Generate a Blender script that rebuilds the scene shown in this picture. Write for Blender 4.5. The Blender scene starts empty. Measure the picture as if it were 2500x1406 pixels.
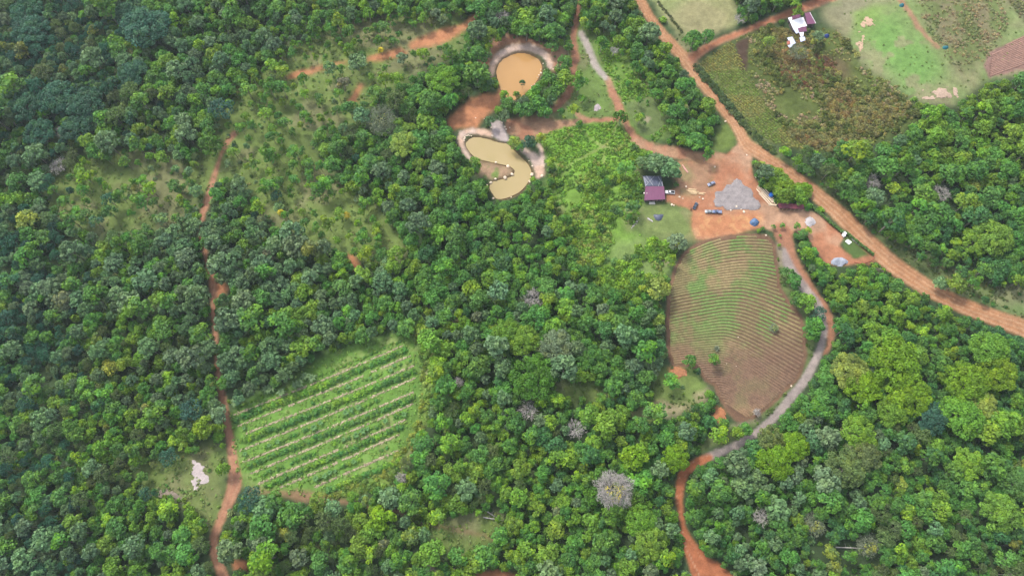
import bpy, bmesh, math, random
import numpy as np
from mathutils import Vector

# ------------------------------------------------------------------ camera, world, sun
H = 350.0; TH = math.radians(21.0); F = 1690.0
scene = bpy.context.scene
cam_d = bpy.data.cameras.new("camera"); cam = bpy.data.objects.new("camera", cam_d)
scene.collection.objects.link(cam); scene.camera = cam
cam.location = (0, 0, H); cam.rotation_euler = (TH, 0, 0)
cam_d.sensor_width = 36; cam_d.lens = F / 2500 * 36; cam_d.clip_end = 5000; cam_d.clip_start = 1
SUN_EL, SUN_AZ = math.radians(52), math.radians(-40)      # azimuth clockwise from +Y (towards upper left)
w = bpy.data.worlds.new("World"); scene.world = w; w.use_nodes = True
wn = w.node_tree.nodes; wl = w.node_tree.links
bg = wn["Background"]; sky = wn.new("ShaderNodeTexSky"); sky.sky_type = 'NISHITA'; sky.sun_disc = False
sky.sun_elevation = SUN_EL; sky.sun_rotation = SUN_AZ; sky.air_density = 1.0; sky.dust_density = 3.0; sky.ozone_density = 1.0
hs_ = wn.new('ShaderNodeHueSaturation'); hs_.inputs['Saturation'].default_value = .5      # a veiled, whitish sky
wl.new(sky.outputs[0], hs_.inputs['Color']); wl.new(hs_.outputs[0], bg.inputs[0]); bg.inputs[1].default_value = 0.15
sd = bpy.data.lights.new("sun", 'SUN'); sd.energy = 1.5; sd.angle = math.radians(10); sd.color = (1, .95, .87)
sun = bpy.data.objects.new("sun", sd); scene.collection.objects.link(sun)
sdir = Vector((math.sin(SUN_AZ)*math.cos(SUN_EL), math.cos(SUN_AZ)*math.cos(SUN_EL), math.sin(SUN_EL)))
sun.rotation_euler = sdir.to_track_quat('Z', 'Y').to_euler(); sun.location = (0, 0, 500)
vs = scene.view_settings; vs.view_transform = 'Standard'; vs.look = 'None'; vs.gamma = 1; vs.use_curve_mapping = False
vs.exposure = 1.15
scene.cycles.max_bounces = 6; scene.cycles.diffuse_bounces = 4; scene.cycles.transparent_max_bounces = 4
scene.cycles.volume_bounces = 0
C = scene.collection
RNG = np.random.default_rng(7); random.seed(7)
PI = math.pi
HAZE = .00008

# ------------------------------------------------------------------ noise, projection, terrain
_T = {}
def vnoise(x, y, s, seed=0):
    if seed not in _T: _T[seed] = np.random.default_rng(1000 + seed).random((256, 256))
    t = _T[seed]
    x = np.asarray(x, float) / s; y = np.asarray(y, float) / s
    xi = np.floor(x).astype(int); yi = np.floor(y).astype(int); fx = x - xi; fy = y - yi
    fx = fx*fx*(3-2*fx); fy = fy*fy*(3-2*fy)
    a = t[xi % 256, yi % 256]; b = t[(xi+1) % 256, yi % 256]; c = t[xi % 256, (yi+1) % 256]; d = t[(xi+1) % 256, (yi+1) % 256]
    return (a*(1-fx)+b*fx)*(1-fy) + (c*(1-fx)+d*fx)*fy
def fbm(x, y, s, seed=0, o=3):
    v = 0; a = 1; n = 0
    for k in range(o): v = v + a*vnoise(x, y, s/2**k, seed+17*k); n += a; a *= .55
    return v/n                                   # 0..1
ct, st = math.cos(TH), math.sin(TH)
def proj(X, Y, Z):
    X = np.asarray(X, float); Y = np.asarray(Y, float); Z = np.asarray(Z, float)
    dz = Z - H; d = Y*st - dz*ct; u = Y*ct + dz*st
    return 1250 + F*X/d, 703 - F*u/d
def flat_at(px, py, z=0.0):
    px = np.asarray(px, float); py = np.asarray(py, float)
    u = 703 - py; r = px - 1250
    down = F*ct - u*st; t = (H - z)/down
    return r*t, (F*st + u*ct)*t
FLATS = [(1250, 300, 75), (1780, 500, 85), (1960, 80, 40), (2060, 600, 40)]
FL = [(*[float(v) for v in flat_at(a, b)], c) for a, b, c in FLATS]
def hgt(X, Y):
    X = np.asarray(X, float); Y = np.asarray(Y, float)
    h = (fbm(X, Y, 95, 5, 2) - .5) * 9
    for cx, cy, r in FL:
        q = ((X-cx)**2 + (Y-cy)**2) / r**2
        h = h * (1 - np.exp(-q*q))
    return h
def at(px, py, z=0.0):
    """ground point (plus z) seen at a pixel of the photograph"""
    g = np.zeros_like(np.asarray(px, float))
    for _ in range(5):
        X, Y = flat_at(px, py, g + z); g = hgt(X, Y)
    return X, Y, g + z
def P(px, py, z=0.0):
    X, Y, Z = at(px, py, z); return Vector((float(X), float(Y), float(Z)))

# ------------------------------------------------------------------ region masks (half-resolution canvas over the visible ground)
OX, OY, CW, CH, S = -500, -400, 1750, 1100, 2
yy, xx = np.mgrid[0:CH, 0:CW]; GX = (xx*S + OX).astype(np.float32); GY = (yy*S + OY).astype(np.float32)
def poly(pts):
    p = np.array(pts, float); m = np.zeros((CH, CW), bool)
    x0 = max(0, int((p[:, 0].min()-OX)/S)-1); x1 = min(CW, int((p[:, 0].max()-OX)/S)+2)
    y0 = max(0, int((p[:, 1].min()-OY)/S)-1); y1 = min(CH, int((p[:, 1].max()-OY)/S)+2)
    gx = GX[y0:y1, x0:x1]; gy = GY[y0:y1, x0:x1]; s = m[y0:y1, x0:x1]
    for (ax, ay), (bx, by) in zip(p, np.roll(p, -1, 0)):
        if ay == by: continue
        c = ((ay > gy) != (by > gy)) & (gx < (bx-ax)*(gy-ay)/(by-ay)+ax)
        s ^= c
    return m
def smooth_line(pts, n=6):
    p = np.array(pts, float)
    if len(p) < 3: return p
    out = []
    q = np.vstack([2*p[0]-p[1], p, 2*p[-1]-p[-2]])
    for i in range(1, len(q)-2):
        for t in np.arange(n)/n:
            a, b, c, d = q[i-1], q[i], q[i+1], q[i+2]
            out.append(.5*((2*b)+(-a+c)*t+(2*a-5*b+4*c-d)*t*t+(-a+3*b-3*c+d)*t**3))
    out.append(p[-1]); return np.array(out)
def stroke(pts):
    """pts (x, y, width): returns mask and lateral coordinate -1..1"""
    p = smooth_line(pts, 4); best = np.full((CH, CW), 1e9, np.float32); lat = np.zeros((CH, CW), np.float32)
    for a, b in zip(p[:-1], p[1:]):
        wmax = max(a[2], b[2])*1.2 + 4
        x0 = max(0, int((min(a[0], b[0])-wmax-OX)/S)); x1 = min(CW, int((max(a[0], b[0])+wmax-OX)/S)+2)
        y0 = max(0, int((min(a[1], b[1])-wmax-OY)/S)); y1 = min(CH, int((max(a[1], b[1])+wmax-OY)/S)+2)
        if x1 <= x0 or y1 <= y0: continue
        gx = GX[y0:y1, x0:x1]; gy = GY[y0:y1, x0:x1]
        d = b[:2]-a[:2]; L = np.hypot(*d)+1e-6
        t = np.clip(((gx-a[0])*d[0]+(gy-a[1])*d[1])/L**2, 0, 1)
        ex = gx-a[0]-t*d[0]; ey = gy-a[1]-t*d[1]; w_ = a[2]+(b[2]-a[2])*t
        dist = np.hypot(ex, ey)/(w_/2); sgn = np.sign(ex*d[1]-ey*d[0])
        s = best[y0:y1, x0:x1]; k = dist < s
        s[k] = dist[k]; lat[y0:y1, x0:x1][k] = (dist*sgn)[k]
    return best < 1, lat
def blur(m, r):
    """two box blurs, radius r canvas cells"""
    a = m.astype(np.float32)
    for _ in range(2):
        for ax in (0, 1):
            c = np.cumsum(np.pad(a, [(r+1, r) if k == ax else (0, 0) for k in (0, 1)], mode='edge'), axis=ax, dtype=np.float64)
            n = a.shape[ax]
            a = ((np.take(c, np.arange(2*r+1, 2*r+1+n), axis=ax) - np.take(c, np.arange(0, n), axis=ax))/(2*r+1)).astype(np.float32)
    return a
def look(m, px, py):
    i = np.clip(((np.asarray(py)-OY)/S).astype(int), 0, CH-1); j = np.clip(((np.asarray(px)-OX)/S).astype(int), 0, CW-1)
    return m[i, j]

ROAD = [(1480,-140,24),(1545,-30,24),(1585,40,22),(1622,90,24),(1662,132,28),(1690,165,34),(1722,212,24),(1770,270,26),(1800,312,26),(1822,352,32),(1856,375,30),(1905,408,28),(1955,442,30),(2000,480,34),(2060,532,40),(2120,592,42),(2180,645,42),(2250,693,40),(2330,737,36),(2420,772,38),(2520,808,44),(2700,880,46)]
BRANCH = [(1688,142,26),(1740,108,18),(1800,82,16),(1850,62,16),(1920,34,18),(1980,10,24),(2060,-22,28)]
TRACK_L = [(572,325,14),(552,350,12),(538,380,7),(522,430,14),(508,480,17),(490,535,15),(492,580,12),(508,645,13),(518,690,17),(520,760,13),(526,830,11),(530,900,11),(540,955,15),(548,1000,18),(556,1045,18),(563,1090,20),(570,1140,26),(572,1180,34),(556,1225,26),(536,1270,20),(522,1310,20),(524,1350,22),(540,1395,26),(556,1450,26),(575,1530,26)]
LANE_G = [(1913,608,10),(1922,640,22),(1940,672,22),(1965,705,22),(1992,740,22),(2006,775,18),(2010,810,17),(2003,845,18),(1987,885,20),(1960,932,22),(1928,972,22),(1895,1012,20),(1850,1052,18),(1800,1084,18),(1740,1110,20),(1718,1120,16)]
LANE_R = [(1905,565,40),(1922,595,26),(1940,640,20),(1972,692,20),(2006,742,20),(2024,785,24),(2026,830,18),(2014,860,10)]
LANE_B = [(1730,1116,20),(1700,1128,22),(1672,1150,24),(1660,1180,22),(1657,1215,18),(1662,1255,12),(1668,1290,14),(1682,1330,34),(1705,1370,50),(1740,1420,90),(1790,1480,110)]
TRK_TOP = [(1375,-60,18),(1402,-10,16),(1408,30,14),(1400,90,18),(1404,140,18),(1396,190,16),(1380,235,18),(1352,268,14)]
GREY_TOP = [(1418,80,14),(1436,118,16),(1452,158,16),(1478,190,12)]
TRK_M = [(1480,190,14),(1495,225,20),(1512,262,20),(1530,305,16),(1552,338,22),(1585,358,22),(1640,370,26),(1700,380,24),(1760,384,24)]
PATH_M = [(1250,308,40),(1310,312,30),(1370,302,18),(1430,297,12),(1506,290,10)]
PATH_M2 = [(1404,272,8),(1420,284,14),(1440,294,12)]
ORANGE_A = [(1160,36,10),(1130,66,16),(1090,82,28),(1045,98,28),(1005,112,14)]
ORANGE_B = [(990,126,8),(960,128,20),(925,136,20),(900,142,12)]
ORANGE_C = [(845,152,6),(800,162,8),(760,172,12),(722,182,16),(700,190,8)]
SPUR = [(880,208,10),(862,238,16),(850,250,8)]
POND_A = [(1211,170),(1217,152),(1230,140),(1247,131),(1267,126),(1292,129),(1311,139),(1321,154),(1323,168),(1317,185),(1306,203),(1290,221),(1275,234),(1255,243),(1240,238),(1226,224),(1218,205),(1213,188)]
POND_B = [(1152,333),(1170,333),(1187,337),(1221,347),(1238,350),(1251,362),(1269,379),(1286,396),(1296,413),(1297,429),(1290,443),(1279,458),(1265,470),(1246,479),(1231,484),(1212,484),(1201,470),(1194,455),(1199,444),(1221,437),(1243,432),(1253,425),(1256,415),(1246,406),(1228,401),(1204,396),(1183,391),(1165,386),(1150,374),(1140,360),(1136,346)]
BANK_A = [(1202,182,12),(1200,165,16),(1212,142,18),(1232,124,18),(1262,114,17),(1295,116,17),(1322,128,16),(1338,146,18),(1344,164,12)]
BANK_B = [(1152,388,8),(1138,374,12),(1127,352,14),(1122,332,14),(1140,322,14),(1170,321,14),(1198,327,14)]
BANK_C = [(1275,362,12),(1296,380,18),(1312,398,26),(1318,420,20),(1312,432,10)]
BANK_D = [(1312,352,8),(1322,375,12),(1324,400,16),(1318,420,16)]
PLAT = [(1194,301),(1222,292),(1228,306),(1242,342),(1238,348),(1214,340),(1204,332)]
DIRT_O = [(1090,292),(1110,268),(1145,242),(1180,226),(1215,232),(1224,205),(1230,225),(1222,246),(1205,268),(1172,292),(1165,312),(1120,314),(1096,316)]
DIRT_R = [(1245,292),(1270,286),(1320,284),(1345,290),(1372,300),(1350,318),(1312,328),(1290,350),(1262,338),(1250,320)]
DIRT_T = [(1216,90),(1240,80),(1290,92),(1330,110),(1385,118),(1375,150),(1350,180),(1338,130),(1280,104),(1225,110),(1190,160),(1196,185),(1180,165),(1165,150),(1195,110)]
YARD = [(1640,398),(1700,388),(1762,384),(1795,352),(1815,335),(1838,368),(1834,415),(1850,447),(1880,488),(1900,508),(1960,510),(2000,520),(2030,545),(2062,577),(2050,600),(2085,632),(2132,622),(2136,638),(2070,648),(2012,642),(1992,612),(1976,582),(1940,562),(1922,592),(1898,572),(1862,554),(1820,562),(1760,580),(1702,584),(1690,560),(1690,515),(1650,500),(1625,492),(1630,465),(1662,458),(1652,430)]
YARD_TAN = [(1645,400),(1720,390),(1770,392),(1730,430),(1740,462),(1690,480),(1640,480),(1655,450)]
DIRT_HOT = [(1692,515),(1730,528),(1790,520),(1850,515),(1868,530),(1850,552),(1820,562),(1760,580),(1702,584),(1692,560)]
FIELD = [(1700,592),(1750,578),(1810,570),(1873,573),(1892,592),(1899,650),(1906,700),(1930,740),(1957,770),(1966,820),(1969,870),(1952,920),(1912,962),(1880,992),(1842,1020),(1800,1030),(1775,1006),(1750,965),(1744,940),(1720,930),(1700,897),(1640,892),(1628,860),(1625,780),(1630,700),(1646,650),(1670,615)]
BFIELD = [(562,1005),(620,965),(700,938),(760,880),(860,838),(990,808),(1020,836),(1028,900),(1022,1000),(990,1090),(930,1160),(770,1212),(640,1200),(596,1192),(578,1160),(566,1080)]
LAWN = [(1570,500),(1625,495),(1690,512),(1690,560),(1700,584),(1640,585),(1570,575),(1545,545),(1555,520)]
PARK = [(2062,575),(2075,560),(2100,590),(2130,622),(2082,635),(2060,605)]
MEADOW = [(1312,332),(1370,312),(1500,298),(1545,345),(1575,372),(1560,420),(1565,500),(1545,560),(1600,585),(1640,600),(1640,640),(1590,695),(1550,735),(1500,725),(1440,668),(1395,605),(1365,550),(1350,500),(1330,450),(1345,400),(1328,360)]
MEADOW_CORE = [(1312,332),(1370,312),(1500,298),(1545,345),(1540,400),(1420,420),(1360,400),(1328,360)]
MEADOW_T = [(1450,110),(1500,80),(1520,110),(1560,180),(1590,230),(1620,260),(1640,300),(1600,345),(1560,320),(1530,260),(1500,215),(1470,160)]
PASTURE = [(1570,-60),(1760,-60),(1800,20),(1795,62),(1740,82),(1680,98),(1640,70),(1600,20)]
MARG = [(985,1095),(1020,1000),(1028,900),(1018,835),(985,800),(1010,790),(1060,845),(1062,930),(1050,1010),(1010,1100),(960,1180),(900,1200),(800,1225),(770,1212),(900,1170)]
OLIVEPLOT = [(1700,158),(1785,98),(1800,125),(1830,190),(1870,250),(1920,310),(1975,350),(1960,368),(1890,350),(1850,330),(1800,270),(1750,215)]
SCRUB = [(1790,98),(1880,60),(1920,75),(2040,70),(2075,110),(2110,165),(2180,205),(2250,280),(2200,330),(2100,360),(1985,370),(1920,320),(1860,240),(1825,180)]
BURN = [(1905,140),(1990,130),(2040,150),(2030,200),(1960,215),(1900,190)]
TOPR = [(2030,-80),(2600,-80),(2600,190),(2480,180),(2400,200),(2330,260),(2250,250),(2180,205),(2110,165),(2060,90),(2010,40)]
TOPR_GREEN = [(2100,100),(2150,20),(2200,60),(2270,110),(2300,170),(2270,220),(2225,245),(2185,195),(2130,150)]
TOPR_G2 = [(2030,-60),(2160,-60),(2150,20),(2110,70),(2050,60),(2010,20)]
TOPR_TAN = [(2230,-80),(2420,-80),(2460,60),(2420,130),(2350,190),(2290,120),(2250,50)]
TOPR_DARK = [(2380,-60),(2420,-60),(2500,60),(2600,130),(2600,90),(2480,-10)]
PURPLE = [(2412,128),(2500,88),(2620,60),(2620,170),(2480,172),(2415,192),(2402,165)]
CLEAR_A = [(500,330),(560,250),(640,230),(720,330),(800,450),(900,500),(990,610),(900,640),(850,590),(760,580),(700,530),(600,450),(540,440),(420,560),(300,575),(160,560),(110,500),(130,420),(250,370),(380,360),(470,400)]
CLEAR_B = [(560,220),(620,180),(700,110),(900,40),(1130,20),(1140,110),(1100,150),(1020,180),(900,260),(780,300),(700,330),(600,260)]
CLEAR_A2 = [(640,300),(720,330),(760,480),(690,520),(600,440),(590,340)]
BARE_A = [(820,540),(900,560),(970,605),(900,615),(840,590)]
CLEAR_C = [(330,1140),(450,1092),(550,1080),(550,1220),(520,1300),(440,1220),(330,1185)]
CLEAR_D = [(1040,1270),(1160,1240),(1240,1262),(1210,1320),(1150,1370),(1060,1350)]
CLEAR_E = [(1600,900),(1690,895),(1740,960),(1700,1000),(1620,1020),(1560,1010),(1590,960)]
CLEAR_F = [(1530,1000),(1620,975),(1600,1030),(1550,1040)]
CLEAR_G = [(1340,930),(1490,925),(1460,990),(1360,980)]
VERGE_R = [(1960,430),(2000,450),(2060,510),(2130,575),(2210,640),(2300,690),(2400,740),(2520,770),(2520,720),(2440,700),(2300,650),(2220,600),(2130,550),(2060,480),(2000,420)]
GRASS_BR = [(2440,690),(2560,680),(2560,800),(2440,760)]
STRIP_F = [(1895,585),(1912,600),(1915,650),(1940,700),(1960,740),(1980,790),(1990,830),(1980,880),(1960,920),(1900,990),(1840,1040),(1770,1080),(1700,1110),(1700,1090),(1770,1040),(1840,1022),(1912,962),(1952,920),(1969,870),(1966,820),(1957,770),(1930,740),(1906,700),(1899,650),(1892,600)]
VERGE_T = [(1660,60),(1700,150),(1780,250),(1840,330),(1860,340),(1900,370),(1960,430),(1940,430),(1820,340),(1700,210),(1640,110)]
TRI = [(1750,310),(1775,290),(1795,330),(1790,360),(1760,372),(1735,365)]
CLEAR_H = [(1385,60),(1440,60),(1500,75),(1560,180),(1600,240),(1640,340),(1560,325),(1500,290),(1400,292),(1330,275),(1390,200)]
SOUTH = [(1495,590),(1600,578),(1645,600),(1640,650),(1595,695),(1550,722),(1508,700),(1488,640)]
CLEAR_X = [(580,220),(720,190),(890,200),(880,300),(760,340),(820,440),(930,500),(1000,620),(930,645),(800,605),(650,545),(600,460),(520,330)]
PENIN = [(1160,388),(1200,397),(1246,408),(1252,418),(1243,430),(1200,441),(1180,436),(1165,415)]
PLOT = [(1526,252),(1592,235),(1612,262),(1640,290),(1590,330),(1560,325),(1545,290)]
PATH_BOT = [(600,1192,8),(680,1200,12),(750,1210,30),(830,1222,12),(940,1240,8),(1040,1275,7),(1120,1292,6),(1200,1312,6),(1290,1350,4)]
SPUR_DIRTS = [[(1630,895),(1660,892),(1672,912),(1640,922)],[(1742,992),(1772,1000),(1760,1030),(1745,1025)],[(520,692),(545,690),(560,705),(530,735)],[(560,1368),(600,1360),(612,1385),(575,1395)],[(1160,1398),(1210,1388),(1260,1400),(1300,1450),(1140,1450)],[(845,615),(865,620),(885,655),(862,660)],[(1795,105),(1830,90),(1828,150),(1812,180),(1800,140)]]

M = {}; LAT = {}
def addm(name, m): M[name] = M[name] | m if name in M else m
for nm, pts in (('road', ROAD), ('branch', BRANCH), ('trackl', TRACK_L), ('laneg', LANE_G), ('laner', LANE_R), ('laneb', LANE_B), ('trktop', TRK_TOP), ('greytop', GREY_TOP), ('trkm', TRK_M), ('pathbot', PATH_BOT)):
    M[nm], LAT[nm] = stroke(pts)
addm('trkm', stroke(PATH_M)[0]); addm('trkm', stroke(PATH_M2)[0])
for q in (ORANGE_A, ORANGE_B, ORANGE_C, SPUR): addm('orange', stroke(q)[0])
addm('orange', poly(DIRT_O))
for q in (BANK_A, BANK_B, BANK_C, BANK_D): addm('bank', stroke(q)[0])
for nm, q in (('plat', PLAT), ('dirtr', DIRT_R), ('dirtt', DIRT_T), ('yard', YARD), ('yardtan', YARD_TAN), ('hot', DIRT_HOT), ('field', FIELD), ('bfield', BFIELD), ('lawn', LAWN), ('park', PARK), ('meadow', MEADOW), ('core', MEADOW_CORE), ('meadowt', MEADOW_T), ('pasture', PASTURE), ('oplot', OLIVEPLOT), ('scrub', SCRUB), ('burn', BURN), ('topr', TOPR), ('toprg', TOPR_GREEN), ('toprg2', TOPR_G2), ('toprt', TOPR_TAN), ('toprd', TOPR_DARK), ('purple', PURPLE), ('cla', CLEAR_A), ('cla2', CLEAR_A2), ('clb', CLEAR_B), ('barea', BARE_A), ('clc', CLEAR_C), ('cld', CLEAR_D), ('cle', CLEAR_E), ('clf', CLEAR_F), ('clg', CLEAR_G), ('vergr', VERGE_R), ('gbr', GRASS_BR), ('stripf', STRIP_F), ('verget', VERGE_T), ('tri', TRI), ('clh', CLEAR_H), ('plot', PLOT), ('marg', MARG), ('south', SOUTH), ('penin', PENIN), ('clx', CLEAR_X)):
    M[nm] = poly(q)
M['pond'] = poly(POND_A) | poly(POND_B)
for q in SPUR_DIRTS[:6]: addm('spots', poly(q))
M['swale'] = poly(SPUR_DIRTS[6])
M['rim'] = blur(M['field'], 3) ; M['rim'] = (M['rim'] > .5) & (blur(M['field'], 2) < .985)
M['padob'] = stroke([(2165,-40,10),(2240,60,12),(2292,118,8)])[0]
M['paths'] = np.zeros((CH, CW), bool)
for q in ([(1505,305,4),(1490,340,3),(1474,356,5),(1474,410,3)], [(1425,322,3),(1450,345,3),(1474,357,6),(1494,360,3)], [(1474,357,4),(1410,390,3),(1380,410,3)]): addm('paths', stroke(q)[0])

# ------------------------------------------------------------------ materials
def nt(name):
    m = bpy.data.materials.new(name); m.use_nodes = True; return m, m.node_tree.nodes, m.node_tree.links, m.node_tree.nodes['Principled BSDF']
def vcol_mat(name, rough=.95, amp=.17, scales=(.35, 1.6), bump=.25):
    m, n, l, b = nt(name)
    a = n.new('ShaderNodeVertexColor'); a.layer_name = 'Col'
    tc = n.new('ShaderNodeNewGeometry')
    cur = a.outputs[0]
    for i, s in enumerate(scales):
        t = n.new('ShaderNodeTexNoise'); t.inputs['Scale'].default_value = s; t.inputs['Detail'].default_value = 4; t.inputs['Roughness'].default_value = .65
        l.new(tc.outputs['Position'], t.inputs['Vector'])
        mr = n.new('ShaderNodeMapRange'); mr.inputs['From Min'].default_value = .3; mr.inputs['From Max'].default_value = .7
        mr.inputs['To Min'].default_value = 1-amp; mr.inputs['To Max'].default_value = 1+amp; l.new(t.outputs['Fac'], mr.inputs['Value'])
        mx = n.new('ShaderNodeVectorMath'); mx.operation = 'SCALE'; l.new(cur, mx.inputs[0]); l.new(mr.outputs[0], mx.inputs['Scale']); cur = mx.outputs[0]
    l.new(cur, b.inputs['Base Color']); b.inputs['Roughness'].default_value = rough; b.inputs['Specular IOR Level'].default_value = .15
    bp = n.new('ShaderNodeBump'); bp.inputs['Strength'].default_value = bump; bp.inputs['Distance'].default_value = .5
    l.new(t.outputs['Fac'], bp.inputs['Height']); l.new(bp.outputs[0], b.inputs['Normal'])
    return m
def solid(name, col, rough=.7, metal=0, noise=.15, scale=2.0, spec=.3):
    m, n, l, b = nt(name)
    tc = n.new('ShaderNodeTexCoord'); t = n.new('ShaderNodeTexNoise'); t.inputs['Scale'].default_value = scale; t.inputs['Detail'].default_value = 4
    l.new(tc.outputs['Object'], t.inputs['Vector'])
    r = n.new('ShaderNodeValToRGB'); c = np.array(col)
    r.color_ramp.elements[0].position = .3; r.color_ramp.elements[1].position = .7
    r.color_ramp.elements[0].color = (*np.clip(c*(1-noise), 0, 1), 1); r.color_ramp.elements[1].color = (*np.clip(c*(1+noise), 0, 1), 1)
    l.new(t.outputs['Fac'], r.inputs[0]); l.new(r.outputs[0], b.inputs['Base Color'])
    b.inputs['Roughness'].default_value = rough; b.inputs['Metallic'].default_value = metal; b.inputs['Specular IOR Level'].default_value = spec
    return m
def leaf_mat(name):
    m, n, l, b = nt(name)
    a = n.new('ShaderNodeAttribute'); a.attribute_type = 'INSTANCER'; a.attribute_name = 'tint'
    g = n.new('ShaderNodeAttribute'); g.attribute_type = 'GEOMETRY'; g.attribute_name = 'shade'
    # shade.r = brightness factor, shade.g = yellowness
    sep = n.new('ShaderNodeSeparateColor'); l.new(g.outputs['Color'], sep.inputs[0])
    mr = n.new('ShaderNodeMath'); mr.operation = 'MULTIPLY'; mr.inputs[1].default_value = 2.0; l.new(sep.outputs[0], mr.inputs[0])
    sc = n.new('ShaderNodeVectorMath'); sc.operation = 'SCALE'; l.new(a.outputs['Color'], sc.inputs[0]); l.new(mr.outputs[0], sc.inputs['Scale'])
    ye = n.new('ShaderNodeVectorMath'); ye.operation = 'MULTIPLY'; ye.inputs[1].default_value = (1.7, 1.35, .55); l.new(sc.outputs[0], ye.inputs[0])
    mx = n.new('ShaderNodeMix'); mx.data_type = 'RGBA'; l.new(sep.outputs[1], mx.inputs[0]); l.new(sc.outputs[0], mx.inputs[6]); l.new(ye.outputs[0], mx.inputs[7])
    l.new(mx.outputs[2], b.inputs['Base Color']); b.inputs['Roughness'].default_value = .55; b.inputs['Specular IOR Level'].default_value = .25
    tr = n.new('ShaderNodeBsdfTranslucent'); l.new(mx.outputs[2], tr.inputs[0])
    ms = n.new('ShaderNodeMixShader'); ms.inputs[0].default_value = .3
    l.new(b.outputs[0], ms.inputs[1]); l.new(tr.outputs[0], ms.inputs[2]); l.new(ms.outputs[0], n['Material Output'].inputs[0])
    return m
LEAF = leaf_mat('leaves')
BARK = solid('pale_bark', (.26, .23, .19), .9, noise=.35, scale=1.5)
BARKO = solid('olive_bark', (.20, .235, .15), .9, noise=.3, scale=1.0)
BARKG = solid('grey_bark', (.36, .335, .31), .9, noise=.3, scale=1.0)

# ------------------------------------------------------------------ mesh helpers
class MB:
    def __init__(s): s.v = []; s.f = []; s.m = []; s.mi = 0
    def quadpts(s, pts):
        b = len(s.v); s.v += [tuple(p) for p in pts]; s.f.append(tuple(range(b, b+len(pts)))); s.m.append(s.mi)
    def box(s, c, d, rz=0, top=1.0):
        b = len(s.v); ca, sa = math.cos(rz), math.sin(rz)
        for k in (0, 1):
            f = top if k else 1
            for ex, ey in ((-1, -1), (1, -1), (1, 1), (-1, 1)):
                x, y = ex*d[0]/2*f, ey*d[1]/2*f
                s.v.append((c[0]+x*ca-y*sa, c[1]+x*sa+y*ca, c[2]+(k-.5)*d[2]))
        for q in ((0, 3, 2, 1), (4, 5, 6, 7), (0, 1, 5, 4), (1, 2, 6, 5), (2, 3, 7, 6), (3, 0, 4, 7)):
            s.f.append(tuple(b+i for i in q)); s.m.append(s.mi)
    def slab(s, corners, th):
        """corners: 4+ top points; thickness straight down"""
        n = len(corners); b = len(s.v)
        s.v += [tuple(p) for p in corners] + [(p[0], p[1], p[2]-th) for p in corners]
        s.f.append(tuple(b+i for i in range(n))); s.f.append(tuple(b+n+i for i in reversed(range(n))))
        for i in range(n): s.f.append((b+i, b+n+i, b+n+(i+1) % n, b+(i+1) % n))
        s.m += [s.mi]*(n+2)
    def tube(s, p, r, k=5):
        p = [Vector(q) for q in p]; b = len(s.v)
        for i, q in enumerate(p):
            d = (p[min(i+1, len(p)-1)]-p[max(i-1, 0)]).normalized()
            u = d.cross(Vector((0, 0, 1)) if abs(d.z) < .9 else Vector((1, 0, 0))).normalized(); w_ = d.cross(u)
            for j in range(k):
                a = 2*PI*j/k; s.v.append(tuple(q+(u*math.cos(a)+w_*math.sin(a))*r[i]))
        for i in range(len(p)-1):
            for j in range(k):
                s.f.append((b+i*k+j, b+i*k+(j+1) % k, b+(i+1)*k+(j+1) % k, b+(i+1)*k+j)); s.m.append(s.mi)
        s.f.append(tuple(b+j for j in reversed(range(k)))); s.f.append(tuple(b+(len(p)-1)*k+j for j in range(k))); s.m += [s.mi]*2
    def loft(s, rings):
        b = len(s.v); k = len(rings[0])
        for r in rings: s.v += [tuple(q) for q in r]
        for i in range(len(rings)-1):
            for j in range(k):
                s.f.append((b+i*k+j, b+i*k+(j+1) % k, b+(i+1)*k+(j+1) % k, b+(i+1)*k+j)); s.m.append(s.mi)
        s.f.append(tuple(b+j for j in reversed(range(k)))); s.f.append(tuple(b+(len(rings)-1)*k+j for j in range(k))); s.m += [s.mi]*2
    def mesh(s, name, mats):
        me = bpy.data.meshes.new(name); me.from_pydata(s.v, [], s.f)
        for m in (mats if isinstance(mats, (list, tuple)) else [mats]): me.materials.append(m)
        me.polygons.foreach_set('material_index', s.m); me.update(); return me
    def build(s, name, mats, parent=None, loc=None, rz=0):
        return link(name, s.mesh(name, mats), parent, loc, rz)
def link(name, me, parent=None, loc=None, rz=0):
    o = bpy.data.objects.new(name, me); C.objects.link(o)
    if parent: o.parent = parent
    if loc is not None: o.location = loc
    o.rotation_euler = (0, 0, rz); return o
def tag(o, label=None, cat=None, group=None, kind=None):
    if label: o['label'] = label
    if cat: o['category'] = cat
    if group: o['group'] = group
    if kind: o['kind'] = kind
    return o
def empty(name, loc, rz=0, label=None, cat=None, group=None):
    o = link(name, None, None, loc, rz); o.empty_display_size = .5; return tag(o, label, cat, group)
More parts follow.
